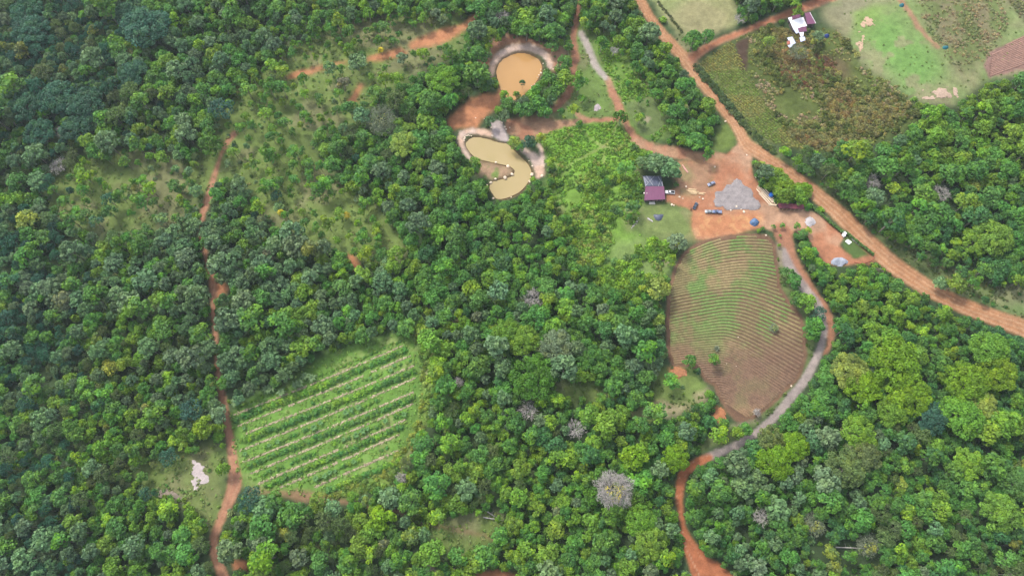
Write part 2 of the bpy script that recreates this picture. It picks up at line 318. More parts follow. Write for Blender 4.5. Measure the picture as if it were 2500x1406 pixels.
def np_mesh(name, V, Fq, mats, cols=None, attr='Col', dom='POINT', mi=None, smooth=False):
    me = bpy.data.meshes.new(name); V = np.asarray(V, np.float32); Fq = np.asarray(Fq, np.int32); n = len(Fq); k = Fq.shape[1]
    me.vertices.add(len(V)); me.vertices.foreach_set('co', V.ravel())
    me.loops.add(n*k); me.loops.foreach_set('vertex_index', Fq.ravel())
    me.polygons.add(n); me.polygons.foreach_set('loop_start', np.arange(0, n*k, k, dtype=np.int32)); me.polygons.foreach_set('loop_total', np.full(n, k, np.int32))
    for m in (mats if isinstance(mats, (list, tuple)) else [mats]): me.materials.append(m)
    if mi is not None: me.polygons.foreach_set('material_index', np.asarray(mi, np.int32))
    if smooth: me.polygons.foreach_set('use_smooth', np.ones(n, bool))
    me.update(calc_edges=True)
    if cols is not None:
        ca = me.color_attributes.new(attr, 'FLOAT_COLOR', dom); cc = np.ones((len(cols), 4), np.float32); cc[:, :3] = cols
        ca.data.foreach_set('color', cc.ravel())
    return me

# ------------------------------------------------------------------ ground sheet, split into regions
STEP = 0.7
gx = np.arange(-400, 400.1, STEP); gy = np.arange(-75, 425, STEP)
NX, NY = len(gx), len(gy)
X, Y = np.meshgrid(gx, gy); X = X.ravel(); Y = Y.ravel()
Zb = hgt(X, Y)
px0, py0 = proj(X, Y, Zb)
wx = (fbm(X, Y, 7, 31, 3)-.5)*11; wy = (fbm(X, Y, 7, 47, 3)-.5)*11            # ragged edges
px, py = px0+wx, py0+wy
pxs, pys = px0+wx*.25, py0+wy*.25
n1 = fbm(X, Y, 40, 3, 3); n2 = fbm(X, Y, 9, 4, 3); n3 = fbm(X, Y, 2.6, 6, 2)
def c3(r, g, b): return np.array([r, g, b])
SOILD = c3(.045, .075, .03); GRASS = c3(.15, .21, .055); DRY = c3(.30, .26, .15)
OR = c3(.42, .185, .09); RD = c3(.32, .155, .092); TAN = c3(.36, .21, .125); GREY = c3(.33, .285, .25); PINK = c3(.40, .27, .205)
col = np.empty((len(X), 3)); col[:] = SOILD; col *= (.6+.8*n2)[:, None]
def lay(name, c, soft=1, amp=.5, n=None, k=1.0, sharp=False, c2=None, t2=None):
    global col
    m = M[name] if isinstance(name, str) else name
    a = look(blur(m, soft), pxs if sharp else px, pys if sharp else py)*k
    cc = np.broadcast_to(np.asarray(c), (len(X), 3))
    if c2 is not None: cc = cc*(1-t2[:, None]) + np.asarray(c2)*t2[:, None]
    cc = cc*(1-amp/2+amp*(n2 if n is None else n))[:, None]
    col = col*(1-a[:, None]) + cc*a[:, None]
def ss(v, a, b): t = np.clip((v-a)/(b-a), 0, 1); return t*t*(3-2*t)
dryp = ss(fbm(X, Y, 22, 71, 3), .52, .68)
for nm in ('clx', 'clb', 'cla', 'cla2', 'clc', 'cld', 'clg'): lay(nm, GRASS*.95, 8, .6, c2=DRY*.75, t2=dryp*.55)
lay('cle', GRASS, 4, .5, c2=DRY, t2=dryp); lay('clf', PINK*.8, 3, .5, c2=GRASS, t2=dryp)
lay('barea', c3(.25, .21, .13), 6, .4, c2=GRASS, t2=1-dryp)
lay('meadow', c3(.14, .25, .04), 6, .7, c2=c3(.24, .24, .11), t2=dryp*.7)
lay('south', c3(.17, .25, .07), 5, .4, c2=DRY*.9, t2=dryp*.6); lay('core', c3(.15, .30, .035), 6, .7); lay('clh', c3(.13, .20, .05), 5, .6, c2=DRY*.8, t2=dryp*.5); lay('meadowt', c3(.14, .24, .045), 6, .6, c2=DRY*.7, t2=dryp*.4)
lay('marg', c3(.16, .24, .05), 3, .4, c2=DRY, t2=dryp*.5); lay('plot', c3(.13, .18, .06), 1, .4, c2=c3(.25, .22, .14), t2=ss(n2, .5, .65))
lay('pasture', c3(.22, .25, .10), 3, .25, c2=c3(.28, .26, .13), t2=ss(n1, .4, .65))
lay('oplot', c3(.13, .15, .045), 2, .5); lay('scrub', c3(.12, .10, .045), 3, .8, c2=c3(.09, .12, .03), t2=ss(n1, .4, .6))
lay('burn', c3(.12, .07, .045), 5, .8)
lay('topr', c3(.18, .25, .085), 4, .3, c2=c3(.24, .23, .12), t2=ss(n1, .45, .65)); lay('toprt', c3(.20, .18, .095), 10, .5, c2=c3(.12, .15, .05), t2=ss(n2, .4, .6))
lay('toprg', c3(.15, .28, .07), 12, .3, c2=c3(.2, .22, .1), t2=ss(n2, .5, .65)); lay('toprg2', c3(.19, .30, .07), 10, .3, c2=c3(.23, .22, .13), t2=ss(n1, .45, .6))
lay('toprd', c3(.11, .11, .06), 3, .5); lay('padob', TAN*.85, 1, .3)
lay('purple', c3(.25, .15, .12), 1, .3)
lay('verget', c3(.13, .16, .06), 5, .5, c2=DRY, t2=dryp*.5); lay('tri', c3(.12, .17, .04), 3, .3)
lay('vergr', c3(.13, .17, .06), 6, .5, c2=DRY*1.1, t2=dryp*.6); lay('gbr', c3(.14, .2, .07), 8, .5, c2=DRY, t2=dryp*.5)
lay('stripf', c3(.12, .16, .055), 2, .4, c2=c3(.25, .21, .14), t2=dryp)
lay('lawn', c3(.16, .21, .065), 4, .3, c2=c3(.24, .21, .11), t2=ss(n2, .5, .7)*.5); lay('park', c3(.08, .13, .035), 1, .3)
lay('bfield', c3(.13, .25, .045), 5, .3, c2=c3(.22, .26, .09), t2=ss(n2, .58, .75)*.7)
lay('pathbot', TAN*.75, 2, .3, k=.85); lay('paths', c3(.24, .24, .10), 1, .3, sharp=True)
lay('swale', c3(.07, .045, .03), 1, .3)
lay('dirtt', TAN*1.25, 3, .5, c2=RD*1.3, t2=ss(n2, .45, .6)); lay('dirtr', RD*1.15, 3, .4, c2=TAN, t2=ss(n2, .5, .65))
lay('spots', OR*.85, 2, .4); lay('orange', OR*1.15, 2, .35, c2=OR*.8, t2=ss(n2, .5, .7))
lat = look(LAT['trackl'], pxs, pys); lay('trackl', RD*1.12, 1, .3, sharp=True, c2=TAN, t2=(ss(np.abs(np.abs(lat)-.45), .3, .0))*.7)
lay('trktop', RD*.9, 1, .3); lay('trkm', RD*1.15, 1, .3, c2=TAN, t2=ss(n2, .4, .6))
lay('yard', c3(.37, .165, .09), 1, .55, c2=c3(.42, .255, .16), t2=ss(fbm(X, Y, 18, 91, 4), .42, .6)); lay('yardtan', TAN*.95, 5, .4, c2=c3(.22, .2, .09), t2=ss(n2, .45, .6)*.7)
lay('hot', OR*1.05, 4, .2, c2=c3(.46, .24, .11), t2=ss(n3, .5, .7))
lat = look(LAT['road'], pxs, pys); streak = vnoise(lat*7+2+.8*n1, lat*0, 1, 8)
lay('road', c3(.36, .175, .085), 1, .15, c2=c3(.45, .27, .155), t2=np.clip(.1+.7*ss(streak, .35, .65)+.6*(n2-.5), 0, 1), sharp=True)
lat = look(LAT['branch'], pxs, pys); lay('branch', c3(.36, .15, .08), 1, .3, sharp=True, c2=TAN, t2=ss(np.abs(lat), .2, .9)*.6)
lay('laner', RD*1.0, 1, .3); lay('laneg', c3(.36, .30, .27), 1, .2, c2=c3(.28, .235, .215), t2=ss(n2, .4, .6), sharp=True)
lat = look(LAT['laneb'], pxs, pys); lay('laneb', c3(.36, .13, .06), 1, .25, c2=c3(.44, .26, .16), t2=ss(vnoise(lat*8, lat*0, 1, 12), .55, .8)*.8, sharp=True)
lay('greytop', GREY*1.15, 1, .2, sharp=True)
lay('bank', c3(.60, .41, .30), 1, .25, c2=c3(.52, .39, .32), t2=ss(n2, .4, .6)); lay('penin', c3(.36, .24, .15), 3, .5, c2=GRASS, t2=ss(n2, .45, .6)); lay('plat', c3(.42, .35, .33), 1, .2, sharp=True)
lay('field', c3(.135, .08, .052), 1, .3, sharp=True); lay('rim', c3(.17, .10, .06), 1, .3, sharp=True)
shore = blur(M['pond'], 2); a = np.clip(look(shore, px0, py0)*1.6, 0, 1)[:, None]
col = col*(1-a) + c3(.20, .115, .06)*a
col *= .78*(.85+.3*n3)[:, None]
Z = Zb + (n3-.5)*.25*(1-look(blur(M['yard'] | M['road'] | M['bfield'], 2), px0, py0))
Z = Z - 1.9*np.clip(look(blur(M['pond'], 1), px0, py0), 0, 1)
for nm in ('road', 'laneb', 'trackl'):
    lt = np.abs(look(LAT[nm], pxs, pys)); Z -= look(M[nm], px0, py0)*ss(np.abs(lt-.45), .22, 0)*.10
idx = np.arange(NX*NY).reshape(NY, NX)
Q = np.stack([idx[:-1, :-1], idx[:-1, 1:], idx[1:, 1:], idx[1:, :-1]], -1).reshape(-1, 4)
cpx, cpy = pxs[Q].mean(1), pys[Q].mean(1); fx0, fy0 = px0[Q].mean(1), py0[Q].mean(1)
keep = (fx0 > -230) & (fx0 < 2730) & (fy0 > -190) & (fy0 < 1560)
cls = np.zeros(len(Q), int)
REG = [('dry_pasture', ['pasture']), ('olive_crop_plot', ['oplot']), ('scrub_ground', ['scrub', 'burn']), ('grass_slope', ['topr']), ('meadow', ['meadow']), ('lawn', ['lawn', 'park']), ('row_crop_field', ['bfield']),
       ('bare_plot', ['purple']), ('bottom_footpath', ['pathbot']), ('bare_soil', ['dirtt', 'dirtr', 'spots', 'orange']), ('west_farm_track', ['trackl']), ('pond_track', ['trktop', 'trkm']), ('dirt_yard', ['yard']),
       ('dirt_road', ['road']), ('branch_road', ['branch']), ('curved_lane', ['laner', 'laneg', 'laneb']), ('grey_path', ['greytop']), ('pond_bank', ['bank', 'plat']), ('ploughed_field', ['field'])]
for i, (nm, ks) in enumerate(REG):
    m = M[ks[0]].copy()
    for k in ks[1:]: m |= M[k]
    cls[look(m, cpx, cpy)] = i+1
GM = vcol_mat('ground'); V = np.stack([X, Y, Z], 1)
FIELD_OBJ = None
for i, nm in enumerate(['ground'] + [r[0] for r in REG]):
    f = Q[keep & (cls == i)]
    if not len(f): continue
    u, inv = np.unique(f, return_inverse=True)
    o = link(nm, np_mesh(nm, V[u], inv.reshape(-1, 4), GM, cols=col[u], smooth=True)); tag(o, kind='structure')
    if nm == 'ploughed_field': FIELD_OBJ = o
# distant ground below and beyond the detailed sheet
bm_ = MB(); bm_.quadpts([(-1400, -1200, -9), (1400, -1200, -9), (1400, 1500, -9), (-1400, 1500, -9)])
FG = solid('far_ground', (.05, .075, .03), .95, noise=.5, scale=.05); tag(bm_.build('terrain', FG), kind='structure')

# ------------------------------------------------------------------ haze: a thin even air over the whole place
hz = MB(); hz.box((0, 150, 172), (2900, 2800, 366)); hm = bpy.data.materials.new('haze'); hm.use_nodes = True; hn = hm.node_tree.nodes
hn.remove(hn['Principled BSDF']); pv = hn.new('ShaderNodeVolumePrincipled'); pv.inputs['Color'].default_value = (.80, .90, 1, 1); pv.inputs['Density'].default_value = HAZE
pv.inputs['Anisotropy'].default_value = .2
hm.node_tree.links.new(pv.outputs[0], hn['Material Output'].inputs['Volume']); tag(hz.build('haze', hm), kind='stuff')

# ------------------------------------------------------------------ ponds
def water_mat(name, c1, c2):
    m, n, l, b = nt(name); g = n.new('ShaderNodeNewGeometry'); t = n.new('ShaderNodeTexNoise'); t.inputs['Scale'].default_value = .05; t.inputs['Detail'].default_value = 3
    l.new(g.outputs['Position'], t.inputs['Vector']); r = n.new('ShaderNodeValToRGB'); r.color_ramp.elements[0].position = .35; r.color_ramp.elements[1].position = .65
    r.color_ramp.elements[0].color = (*c1, 1); r.color_ramp.elements[1].color = (*c2, 1); l.new(t.outputs['Fac'], r.inputs[0]); l.new(r.outputs[0], b.inputs['Base Color'])
    b.inputs['Roughness'].default_value = .12; b.inputs['IOR'].default_value = 1.33
    w2 = n.new('ShaderNodeTexNoise'); w2.inputs['Scale'].default_value = 1.5; l.new(g.outputs['Position'], w2.inputs['Vector'])
    bp = n.new('ShaderNodeBump'); bp.inputs['Strength'].default_value = .05; bp.inputs['Distance'].default_value = .1; l.new(w2.outputs['Fac'], bp.inputs['Height']); l.new(bp.outputs[0], b.inputs['Normal'])
    return m
for nm, pts, c1, c2, in (('round_pond_water', POND_A, (.34, .19, .068), (.37, .21, .078)), ('curved_pond_water', POND_B, (.30, .235, .105), (.335, .255, .125))):
    c = np.mean(pts, 0); P3 = []
    for q in smooth_line([*pts, pts[0]], 3)[:-1]:
        v = P(q[0], q[1], 0); P3.append((v.x, v.y, -.75))
    b_ = MB(); b_.quadpts(P3[::-1]); o = b_.build(nm, water_mat(nm, c1, c2)); o.scale = (1, 1, 1)
    bmx = bmesh.new(); bmx.from_mesh(o.data); bmesh.ops.recalc_face_normals(bmx, faces=bmx.faces)
    if bmx.faces[:][0].normal.z < 0: bmesh.ops.reverse_faces(bmx, faces=bmx.faces[:])
    bmesh.ops.triangulate(bmx, faces=bmx.faces[:]); bmx.to_mesh(o.data); bmx.free(); tag(o, kind='structure')

# ------------------------------------------------------------------ ploughed ridges
KX = [60, 200, 350, 480, 600, 750, 900, 1040]
KEYS = [[260,170,100,60,50,55,80,110],[330,300,270,245,228,228,260,300],[470,440,412,395,388,425,485,545],[660,630,602,578,592,652,725,795],[800,780,765,755,802,885,975,1062],[930,915,902,892,957,1062,1162,1252],[1060,1047,1032,1037,1112,1212,1312,1400],[1200,1185,1165,1185,1265,1362,1460,1560]]
SOILM = vcol_mat('ridge_soil', amp=.25, scales=(.6, 2.5))
def fine_keys(k): return np.interp(np.arange(60, 1041, 7), KX, k)
fk = np.array([fine_keys(k) for k in KEYS]); xs = np.arange(60, 1041, 7); ker = np.ones(13)/13
fk = np.array([np.convolve(np.pad(r, 6, mode='edge'), ker, 'valid') for r in fk])
NR = 60; fieldm = M['field']; fin = blur(fieldm, 2) > .93
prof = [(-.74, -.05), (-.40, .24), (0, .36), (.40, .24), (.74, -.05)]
for r in range(NR):
    s = r/(NR-1)*(len(KEYS)-1); i = min(int(s), len(KEYS)-2); t = s-i; ysr = fk[i]*(1-t)+fk[i+1]*t
    qx = 1600+xs/2.813; qy = 560+ysr/2.813
    ok = look(fin, qx, qy) & ~((qx < 1748) & (qy > 938))
    runs = np.split(np.arange(len(xs)), np.where(np.diff(ok.astype(int)) != 0)[0]+1)
    Vv, Ff, Cc = [], [], []
    for run in runs:
        if not ok[run[0]] or len(run) < 5: continue
        Xp, Yp, _ = at(qx[run], qy[run]); dx = np.gradient(Xp); dy = np.gradient(Yp); L = np.hypot(dx, dy); nx, ny = -dy/L, dx/L
        b0 = len(Vv)
        wob = 1+.3*(vnoise(Xp*1.3, Yp*1.3, 1.5, 77)-.5)
        gn = ss(fbm(Xp, Yp, 9, 55, 4), .42, .66)*ss(fbm(Xp, Yp, 45, 57, 2), .2, .55); low = np.clip((qy[run]-790)/90, 0, 1); gr = .38*(1-low)+gn*(1-low*.7)*.85
        low = low*ss(fbm(Xp, Yp, 30, 61, 2), .25, .5)
        dry = ss(fbm(Xp, Yp, 30, 59, 2), .4, .6); soil = (c3(.235, .15, .088)[None]*(.8+.35*dry)[:, None])*(1-low[:, None])+c3(.155, .097, .064)*low[:, None]
        end = np.zeros(len(run), bool); end[[0, -1]] = True
        for j in range(len(run)):
            for kk, (o_, z_) in enumerate(prof):
                Vv.append((Xp[j]+nx[j]*o_*wob[j], Yp[j]+ny[j]*o_*wob[j], -.05 if end[j] else z_))
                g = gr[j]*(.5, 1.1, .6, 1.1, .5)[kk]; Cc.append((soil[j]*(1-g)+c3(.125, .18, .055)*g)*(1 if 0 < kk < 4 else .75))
        for j in range(len(run)-1):
            for kk in range(4): a = b0+j*5+kk; Ff.append((a, a+5, a+6, a+1))
    if Ff:
        Vv = np.array(Vv); Vv[:, 2] += hgt(Vv[:, 0], Vv[:, 1])
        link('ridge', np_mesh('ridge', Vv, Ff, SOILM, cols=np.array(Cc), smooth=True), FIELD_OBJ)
# small purple plot ridges
bare = bpy.data.objects.get('bare_plot')
for k in range(15):
    a = P(2416+k*.5, 186-k*4.2); b = P(2530, 168-k*4.9-22); d = (b-a); n_ = Vector((-d.y, d.x, 0)).normalized()
    if k > 12: a = a.lerp(b, .3)
    Vv, Ff = [], []
    for j in range(24):
        p = a.lerp(b, j/23)
        for o_, z_ in prof: Vv.append((p.x+n_.x*o_, p.y+n_.y*o_, float(hgt(p.x+n_.x*o_, p.y+n_.y*o_))+z_))
    for j in range(23):
        for kk in range(4): q = j*5+kk; Ff.append((q, q+5, q+6, q+1))
    link('ridge', np_mesh('ridge', Vv, Ff, SOILM, cols=np.tile(c3(.22, .13, .10), (len(Vv), 1)), smooth=True), bare)

# ------------------------------------------------------------------ plants: meshes
def leaf_quads(c, nrm, size, aspect=1.0, rng=RNG):
    n = len(c); r = rng.normal(size=(n, 3)); u = np.cross(nrm, r); u /= np.linalg.norm(u, axis=1, keepdims=True)+1e-9
    v = np.cross(nrm, u); v /= np.linalg.norm(v, axis=1, keepdims=True)+1e-9
    s = (size*(.6+.8*rng.random(n)))[:, None]/2
    q = np.stack([c-u*s*aspect*.9-v*s*.5, c+u*s*aspect*.3-v*s, c+u*s*aspect-nrm*s*.35+v*s*.2, c-u*s*aspect*.1+v*s], 1)
    q += rng.normal(size=q.shape)*s[:, None]*.12
    return q
def crown(R, Ht, nl, lr, leaf, n, seed, base=0.0, squash=.75, yellow=.15, domepow=2, hole=0):
    """lobed crown: nl lobes of radius lr spread over a dome of radius R and height Ht, each covered in leaf clumps"""
    rng = np.random.default_rng(seed); C_ = []
    ga = PI*(3-5**.5)
    for i in range(nl):
        rho = R*.86*math.sqrt((i+.4)/nl); th = i*ga+rng.normal()*.35
        rr = rho/R
        z = base+Ht*(1-rr**domepow)*.8*(.8+.4*rng.random())+rng.normal()*Ht*.07
        C_.append((rho*math.cos(th), rho*math.sin(th), max(z, 0), lr*(.65+.7*rng.random()), .55+.9*rng.random(), rng.random()))
    C_ = np.array(C_); w_ = C_[:, 3]**2; pick = rng.choice(len(C_), n, p=w_/w_.sum()); L = C_[pick]
    d = rng.normal(size=(n, 3)); d[:, 2] = np.abs(d[:, 2])*1.1-.25; d /= np.linalg.norm(d, axis=1, keepdims=True)
    pos = L[:, :3]+d*L[:, 3:4]*(.78+.27*rng.random((n, 1)))*np.array([1, 1, squash])
    nr = d*.8+rng.normal(size=(n, 3))*.45; nr[:, 2] += .35; nr /= np.linalg.norm(nr, axis=1, keepdims=True)
    q = leaf_quads(pos, nr, leaf, 1.0, rng)
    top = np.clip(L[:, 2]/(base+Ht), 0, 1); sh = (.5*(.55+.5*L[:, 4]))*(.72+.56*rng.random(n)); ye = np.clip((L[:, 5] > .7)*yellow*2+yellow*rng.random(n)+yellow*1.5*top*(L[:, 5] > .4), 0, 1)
    cols = np.repeat(np.stack([sh, ye, 0*sh], 1), 4, 0)
    return q.reshape(-1, 3), np.arange(n*4).reshape(n, 4), cols, C_
def trunk_geo(mb, h, r, C_, seed, nlimb=5, lean=0):
    rng = random.Random(seed); top = Vector((lean, 0, h))
    mb.tube([(0, 0, -.6), (lean*.3, rng.uniform(-.2, .2), h*.5), top], [r*1.25, r, r*.7], 6)
    step = max(1, len(C_)//nlimb)
    for c in C_[::step][:nlimb]:
        p = Vector(c[:3])+Vector((0, 0, h)); mid = top.lerp(p, .5)+Vector((0, 0, .15*(p-top).length))
        mb.tube([top-Vector((0, 0, h*.15)), mid, p], [r*.6, r*.4, r*.15], 4)
SPEC = {}       # species -> list of (crown mesh, trunk mesh, joined mesh)
LIB = bpy.data.collections.new('plant_library')
def species(name, k, R, Ht, nl, lr, leaf, n, trunk_h, trunk_r, seed, **kw):
    out = []
    for i in range(k):
        q, f, cols, C_ = crown(R, Ht, nl, lr, leaf, n, seed+i, **kw)
        q = q.copy(); q[:, 2] += trunk_h
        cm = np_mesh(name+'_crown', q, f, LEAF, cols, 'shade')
        mb = MB(); trunk_geo(mb, trunk_h, trunk_r, C_, seed+i); tm = mb.mesh(name+'_trunk', BARK)
        # joined copy for the forest mass
        V2 = np.vstack([q, np.array(mb.v)]); me = bpy.data.meshes.new(name+'_whole')
        off = len(q); me.from_pydata(V2.tolist(), [], f.tolist()+[tuple(off+a for a in g) for g in mb.f]); me.materials.append(LEAF); me.materials.append(BARK)
        mi = np.zeros(len(me.polygons), np.int32); mi[len(f):] = 1; me.polygons.foreach_set('material_index', mi)
        ca = me.color_attributes.new('shade', 'FLOAT_COLOR', 'POINT'); cc = np.full((len(V2), 4), .5, np.float32); cc[:off, :3] = cols; ca.data.foreach_set('color', cc.ravel())
        me.update(); lo = bpy.data.objects.new(f'{len(LIB.objects):02d}_{name}', me); LIB.objects.link(lo)
        out.append((cm, tm, len(LIB.objects)-1))
    SPEC[name] = out
# unit scale: crown radius in metres as given; scaled when placed (scale = wanted radius / R)
species('round', 5, 3.6, 4.6, 19, 1.2, .62, 900, 4.2, .17, 100)
species('coarse', 4, 4.2, 3.4, 24, 1.1, .8, 760, 5.0, .2, 200, yellow=.06)
species('slender', 4, 2.3, 4.2, 12, .9, .5, 520, 4.6, .12, 300, yellow=.3, domepow=1.4)
species('giant', 4, 10.5, 6.0, 62, 1.9, .68, 6400, 8.5, .55, 400, yellow=.12, domepow=2.4, squash=.6)
species('feathery', 3, 5.0, 3.0, 30, 1.1, .5, 1000, 6.0, .2, 500, yellow=.0)
NPLANT = {}
def bush(name, k, R, Ht, nl, lr, leaf, n, seed, **kw):
    out = []
    for i in range(k):
        q, f, cols, C_ = crown(R, Ht, nl, lr, leaf, n, seed+i, **kw)
        me = np_mesh(name, q, f, LEAF, cols, 'shade'); lo = bpy.data.objects.new(f'{len(LIB.objects):02d}_{name}', me); LIB.objects.link(lo); out.append((me, len(LIB.objects)-1))
    NPLANT[name] = out
bush('shrub', 4, 1.5, 1.5, 6, .75, .5, 150, 600)
bush('weed', 3, .8, .6, 4, .4, .38, 50, 700, yellow=.3)
bush('crop', 3, 1.15, 1.3, 6, .6, .42, 130, 800, yellow=.2)
def banana_mesh(seed):
    rng = random.Random(seed); V_, F_, cc = [], [], []
    for k in range(9):
        a = k*2*PI/9+rng.uniform(-.25, .25); L = rng.uniform(1.5, 2.2); rise = rng.uniform(.5, 1.1)
        for s_ in range(6):
            t = s_/5; rr = L*t; z = 1.4+rise*math.sin(t*PI*.75)*1.1-.5*t*t; wd = .30*math.sin(PI*min(1, t*.9+.12))+.02
            cx, cy = rr*math.cos(a), rr*math.sin(a); px_, py_ = -math.sin(a)*wd, math.cos(a)*wd
            V_ += [(cx-px_, cy-py_, z-.08), (cx, cy, z+.06), (cx+px_, cy+py_, z-.08)]; cc += [(.55, .1, 0)]*3
        b = len(V_)-18
        for s_ in range(5):
            q = b+s_*3; F_ += [(q, q+3, q+4, q+1), (q+1, q+4, q+5, q+2)]
    for j in range(5):
        a = 2*PI*j/5; V_ += [(.13*math.cos(a), .13*math.sin(a), -.2), (.1*math.cos(a), .1*math.sin(a), 1.5)]; cc += [(.4, .6, 0)]*2
    b = len(V_)-10
    for j in range(5): F_.append((b+2*j, b+2*((j+1) % 5), b+2*((j+1) % 5)+1, b+2*j+1))
    return np_mesh('banana_plant', V_, F_, LEAF, np.array(cc), 'shade')
NPLANT['banana'] = []
for i in range(3):
    me = banana_mesh(900+i); lo = bpy.data.objects.new(f'{len(LIB.objects):02d}_banana', me); LIB.objects.link(lo); NPLANT['banana'].append((me, len(LIB.objects)-1))

# geometry-nodes scatter for what nobody could count
def scatter(name, pts, idx_, rot, scl, tint, base):
    me = bpy.data.meshes.new(name); me.from_pydata([tuple(p) for p in pts], [], [])
    def fa(nm, ty, dat, key='value'):
        a = me.attributes.new(nm, ty, 'POINT'); a.data.foreach_set(key, np.asarray(dat, np.float32 if ty != 'INT' else np.int32).ravel())
    fa('idx', 'INT', idx_); fa('rot', 'FLOAT_VECTOR', rot, 'vector'); fa('scl', 'FLOAT_VECTOR', scl, 'vector')
    tc = np.ones((len(pts), 4)); tc[:, :3] = tint; fa('tint', 'FLOAT_COLOR', tc, 'color')
    o = link(name, me); g = bpy.data.node_groups.new(name, 'GeometryNodeTree')
    g.interface.new_socket('Geometry', in_out='INPUT', socket_type='NodeSocketGeometry'); g.interface.new_socket('Geometry', in_out='OUTPUT', socket_type='NodeSocketGeometry')
    N = g.nodes; K = g.links; gi = N.new('NodeGroupInput'); go = N.new('NodeGroupOutput')
    ci = N.new('GeometryNodeCollectionInfo'); ci.inputs['Collection'].default_value = LIB; ci.inputs['Separate Children'].default_value = True; ci.inputs['Reset Children'].default_value = True
    mp = N.new('GeometryNodeMeshToPoints'); iop = N.new('GeometryNodeInstanceOnPoints'); iop.inputs['Pick Instance'].default_value = True
    K.new(gi.outputs[0], mp.inputs['Mesh']); K.new(mp.outputs[0], iop.inputs['Points']); K.new(ci.outputs[0], iop.inputs['Instance'])
    for nm, ty, sock in (('idx', 'INT', 'Instance Index'), ('rot', 'FLOAT_VECTOR', 'Rotation'), ('scl', 'FLOAT_VECTOR', 'Scale')):
        a = N.new('GeometryNodeInputNamedAttribute'); a.data_type = ty; a.inputs['Name'].default_value = nm
        out = [s for s in a.outputs if s.enabled][0]; K.new(out, iop.inputs[sock])
    K.new(iop.outputs[0], go.inputs[0]); md = o.modifiers.new('scatter', 'NODES'); md.node_group = g
    tag(o, kind='stuff'); return o

# palette of foliage (linear albedo)
PAL = {'T': (.042, .130, .075), 'K': (.050, .145, .048), 'B': (.135, .235, .112), 'G': (.075, .200, .042), 'Y': (.128, .255, .032), 'E': (.135, .255, .014), 'O': (.112, .170, .055), 'L': (.21, .31, .06), 'R': (.16, .13, .06), 'D': (.065, .155, .02), 'W': (.17, .21, .12), 'A': (.36, .36, .04)}
PNAME = {'K': 'dark green', 'T': 'dark teal', 'B': 'grey-green', 'G': 'mid-green', 'Y': 'bright green', 'E': 'yellow-green', 'O': 'olive', 'L': 'lime green', 'R': 'russet', 'D': 'deep green', 'W': 'ashen', 'A': 'yellow'}
ZONES = [(100,80,'TTTBO'),(250,250,'TTBGO'),(230,370,'BGOY'),(450,120,'GYBG'),(480,330,'GGBY'),(300,650,'BBBGY'),(80,650,'TBBG'),(60,850,'TTGB'),(420,560,'BBBB'),(650,650,'BBBBG'),(450,800,'BBBOYG'),(300,950,'GYOYB'),(250,1100,'YOGYO'),(100,1130,'GTOGB'),(40,1350,'TTBBG'),(330,1340,'GYBYG'),(700,800,'BBBGY'),(640,900,'BBBG'),(700,1300,'BGOYB'),(880,1320,'YBGYO'),(1000,500,'GGYB'),(1150,600,'GGTYG'),(850,700,'BGYB'),(1300,700,'GGBYG'),(1200,1000,'GYGYB'),(1100,1150,'GYYOG'),(1300,1330,'GYYG'),(1450,520,'YYGL'),(1350,600,'GGYG'),(1590,650,'GLYG'),(1560,850,'GTGB'),(1430,800,'GGBY'),(1100,100,'GGBY'),(1000,230,'GGYO'),(850,110,'GGYB'),(700,250,'GYGB'),(1600,250,'GGYG'),(1560,80,'GGYB'),(1700,330,'GGY'),(1920,440,'YYG'),(2350,350,'YYGY'),(2300,520,'GGYT'),(2100,420,'GGYB'),(2030,330,'GOBG'),(2400,650,'TGGY'),(2150,740,'YYGY'),(2300,850,'GYTG'),(2440,800,'TTG'),(2000,1160,'GGTB'),(1850,1250,'GBGT'),(2200,1250,'GYGO'),(2400,1120,'GTGY'),(2460,1370,'TGO'),(1500,1100,'GGYT'),(1550,1300,'GBGY'),(1850,960,'GGY'),(2050,880,'GGT')]
ZXY = np.array([(z[0], z[1]) for z in ZONES], float)
def pick_pal(x, y, rng=random):
    d = ((ZXY[:, 0]-x)**2+(ZXY[:, 1]-y)**2)**.5+30; w_ = 1/d**3.5; k = rng.random()*w_.sum(); i = int(np.searchsorted(np.cumsum(w_), k)); i = min(i, len(ZONES)-1)
    c = rng.choice(ZONES[i][2]); return 'K' if c == 'T' and x > 900 else c
def jit(c, a=.16, rng=random):
    k = 1+rng.uniform(-a, a); return tuple(max(.004, v*k*(1+rng.uniform(-.1, .1))) for v in c)

# ------------------------------------------------------------------ where trees may stand
nogo = M['road'] | M['branch'] | M['laneg'] | M['laner'] | M['laneb'] | M['pond'] | M['yard'] | M['field'] | M['bfield'] | M['lawn'] | M['pasture'] | M['oplot'] | M['topr'] | M['scrub'] | M['plat'] | M['bank'] | M['orange'] | M['greytop'] | M['park'] | M['spots'] | M['tri'] | M['dirtr']
nogo |= poly([(1915,30),(1975,12),(2012,15),(2016,68),(1990,80),(1940,125),(1915,120)])
nogo |= (M['trackl'] & (GY > 950)) | M['trkm'] | M['penin'] | poly([(1512,600),(1572,588),(1602,640),(1560,700),(1522,690)])
nogo |= poly([(590,1185),(780,1205),(800,1225),(760,1232),(640,1212)])
nogo |= poly([(1560,420),(1640,420),(1640,500),(1560,505)])
thin = blur(M['trackl'] | M['trktop'] | M['trkm'] | M['pathbot'], 1) > .3
nogo_soft = blur(nogo, 2)
dens = np.ones((CH, CW), np.float32)
